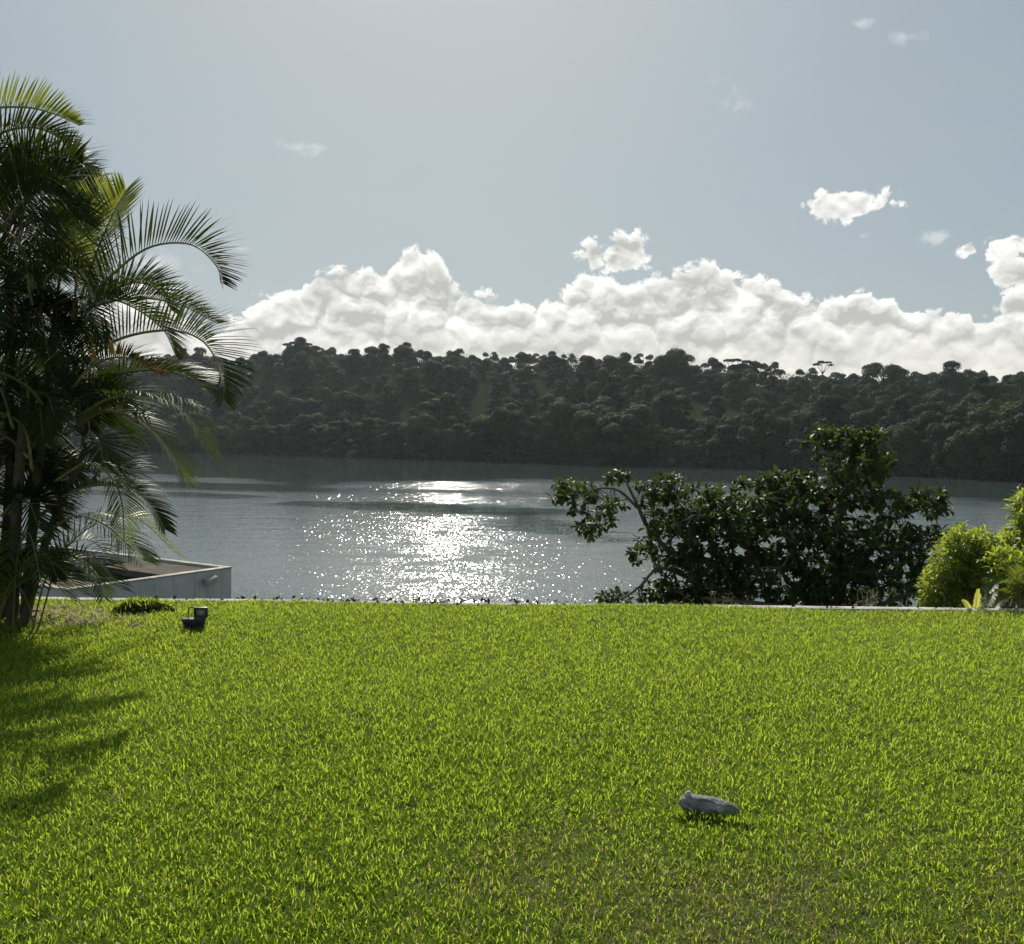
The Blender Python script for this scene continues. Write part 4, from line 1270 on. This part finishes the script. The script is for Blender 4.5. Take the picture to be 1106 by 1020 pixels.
# ------------------------------------------------------------------ log on the lawn
def build_log():
    p = on_z(766, 880, .012)
    root_loc = p + Vector((0, 0, .033))
    n, m = 64, 36
    vs, q, T = [], [], []
    for i in range(n + 1):
        u = i / n
        x = (u - .5) * .252
        r = .039 * (1 - abs(2 * u - 1) ** 5) ** .5 if 0 < u < 1 else .002
        r *= 1 - .10 * math.exp(-((u - .74) / .03) ** 2) - .14 * math.exp(-((u - .155) / .03) ** 2)
        r *= .94 + .06 * math.sin(u * 7)
        for k in range(m):
            a = 2 * math.pi * k / m
            dn = Vector((u * 2.2, math.cos(a) * .6, math.sin(a) * .6))
            rr = r * (1 + .05 * math.sin(3 * a + u * 5) + .16 * mnoise.noise(dn * 3) + .10 * mnoise.noise(Vector((u * 4, math.cos(a) * 4, math.sin(a) * 4))) + .05 * mnoise.noise(Vector((u * 30, math.cos(a) * 9, math.sin(a) * 9))))
            if u > .76: rr *= .95
            z = rr * math.sin(a) * 1.0
            y = rr * math.cos(a) * 1.05
            z += .004 * math.sin(u * 3.1)
            vs.append((x, y, z))
    for i in range(n):
        for k in range(m):
            k2 = (k + 1) % m
            q.append((i * m + k, (i + 1) * m + k, (i + 1) * m + k2, i * m + k2))
    t = mat('weathered_wood')
    g = t.n('ShaderNodeTexCoord')
    sp = t.n('ShaderNodeSeparateXYZ'); t.l(g.outputs['Object'], sp.inputs[0])
    mp = t.n('ShaderNodeMapping'); mp.inputs['Scale'].default_value = (10, 70, 70); t.l(g.outputs['Object'], mp.inputs[0])
    n1 = t.noise(mp.outputs[0], 1.0, 5, .6)
    n2 = t.noise(g.outputs['Object'], 90, 4, .6)
    col = t.mix(t.ss(n1, .3, .7), (0.11, 0.105, 0.11), (0.36, 0.345, 0.345))
    end = t.ss(t.m('ADD', sp.outputs[0], t.m('MULTIPLY', t.m('SUBTRACT', n2, .5), .02)), .058, .066)
    col = t.mix(end, col, t.mix(n2, (0.09, 0.11, 0.065), (0.2, 0.22, 0.14)))
    pb = t.n('ShaderNodeBsdfPrincipled'); t.l(col, pb.inputs['Base Color']); pb.inputs['Roughness'].default_value = .9
    bp = t.n('ShaderNodeBump'); bp.inputs['Strength'].default_value = 1.0; bp.inputs['Distance'].default_value = .008
    t.l(t.m('ADD', n1, n2), bp.inputs['Height']); t.l(bp.outputs[0], pb.inputs['Normal'])
    t.l(pb.outputs[0], t.out.inputs[0])
    root = empty('weathered_log', root_loc, R(-11))
    root.rotation_euler = (0, R(5), R(-14))
    tag(root, 'short weathered grey log with a greenish rounded end lying on the lawn', 'log')
    link('trunk_piece', mesh_np('trunk_piece', vs, q, None, None, True), t.mt, root)
    pale = rough_mat('pale_wood', (0.40, 0.36, 0.36), (0.55, 0.5, 0.5), 60, .9, .3, 120)
    mb = MB()
    mb.tube(spline([(-.096, 0, .025), (-.092, -.004, .042), (-.084, -.004, .051)], 4), [.015, .014, .012, .010, .007], 8)
    mb.build('knob', pale, root, smooth=True)
    rg = MB()
    cpt = Vector((.042, -.040, .012))
    rg.tube([cpt + Vector((.0085 * math.cos(a), -.001, .0085 * math.sin(a))) for a in [2 * math.pi * k / 14 for k in range(15)]], .0018, 6)
    rg.build('knot_ring', pale, root, smooth=True)
    sp_ = MB()
    sp_.tube([(-.084, -.040, -.008), (-.07, -.043, -.011), (-.056, -.043, -.017)], [.002, .004, .002], 6)
    sp_.build('splinter', pale, root)
build_log()

# ------------------------------------------------------------------ grass hump by the kerb
def build_hump():
    c = on_z(152, 664, 0)
    root = empty('grass_hump', c)
    tag(root, 'low dark hump of soil topped with grass by the kerb near the palm', 'mound')
    n, m = 10, 28
    vs, q = [(0, 0, .10)], []
    t3 = []
    for i in range(1, n + 1):
        u = i / n
        for k in range(m):
            a = 2 * math.pi * k / m
            w = 1 + .12 * math.sin(3 * a + 1) + .06 * math.sin(7 * a)
            vs.append((.30 * u * w * math.cos(a), .17 * u * w * math.sin(a), .125 * (1 - u ** 3) - .01 + random.uniform(-.006, .006)))
    for k in range(m): t3.append((0, 1 + k, 1 + (k + 1) % m))
    for i in range(n - 1):
        for k in range(m):
            k2 = (k + 1) % m
            q.append((1 + i * m + k, 1 + (i + 1) * m + k, 1 + (i + 1) * m + k2, 1 + i * m + k2))
    link('soil', mesh_np('soil', vs, q, t3, None, True), M['soil'], root)
    N = 2600
    a = rng.uniform(0, 6.28, N); r = np.sqrt(rng.random(N))
    x, y = .31 * r * np.cos(a), .18 * r * np.sin(a)
    z = .125 * (1 - r ** 3) - .01
    keep = (y > .03) | (rng.random(N) < .12)
    x, y, z = x[keep], y[keep], z[keep]; N = len(x)
    V, qq, tt, T = blades(x, y, z, rng.uniform(.03, .065, N), rng.uniform(.004, .007, N), rng.uniform(.2, 1.3, N), np.clip(rng.normal(.45, .2, N), 0, .97))
    link('grass_tuft', mesh_np('grass_tuft', V, qq, tt, {'tint': T}), M['grass'], root)
build_hump()

# fallen leaves on the bare soil under the palm
def build_fallen():
    n = 420
    x = rng.normal(-4.3, .75, n); y = rng.normal(8.05, .42, n)
    keep = (y < KERB_Y - .05) & (soil_amount(x, y) > .3)
    x, y = x[keep], y[keep]; n = len(x)
    C = np.stack([x, y, lawn_z(x, y) + rng.uniform(.006, .03, n)], 1)
    V, q = leaf_quads(C, np.tile((0, 0, 1.), (n, 1)), .09, .4, .35)
    o = link('fallen_leaves', mesh_np('fallen_leaves', V, q), rough_mat('fallen_leaf', (0.16, 0.11, 0.07), (0.34, 0.26, 0.2), 7, .9, 0))
    tag(o, 'dry brown leaves scattered on the bare soil under the palm', 'dead leaves', kind='stuff')
build_fallen()

# ------------------------------------------------------------------ humid air over the lake
HAZE = 0.0001
def build_haze():
    mb = MB()
    mb.box((0, 318, 25), (1100, 670, 75))
    t = mat('haze')
    v = t.n('ShaderNodeVolumePrincipled')
    v.inputs['Color'].default_value = (.84, .93, 1.0, 1)
    v.inputs['Density'].default_value = HAZE
    v.inputs['Anisotropy'].default_value = .3
    t.l(v.outputs[0], t.out.inputs['Volume'])
    tag(mb.build('haze', t.mt), 'thin humid haze over the lake and the far forest', 'haze', kind='stuff')
build_haze()
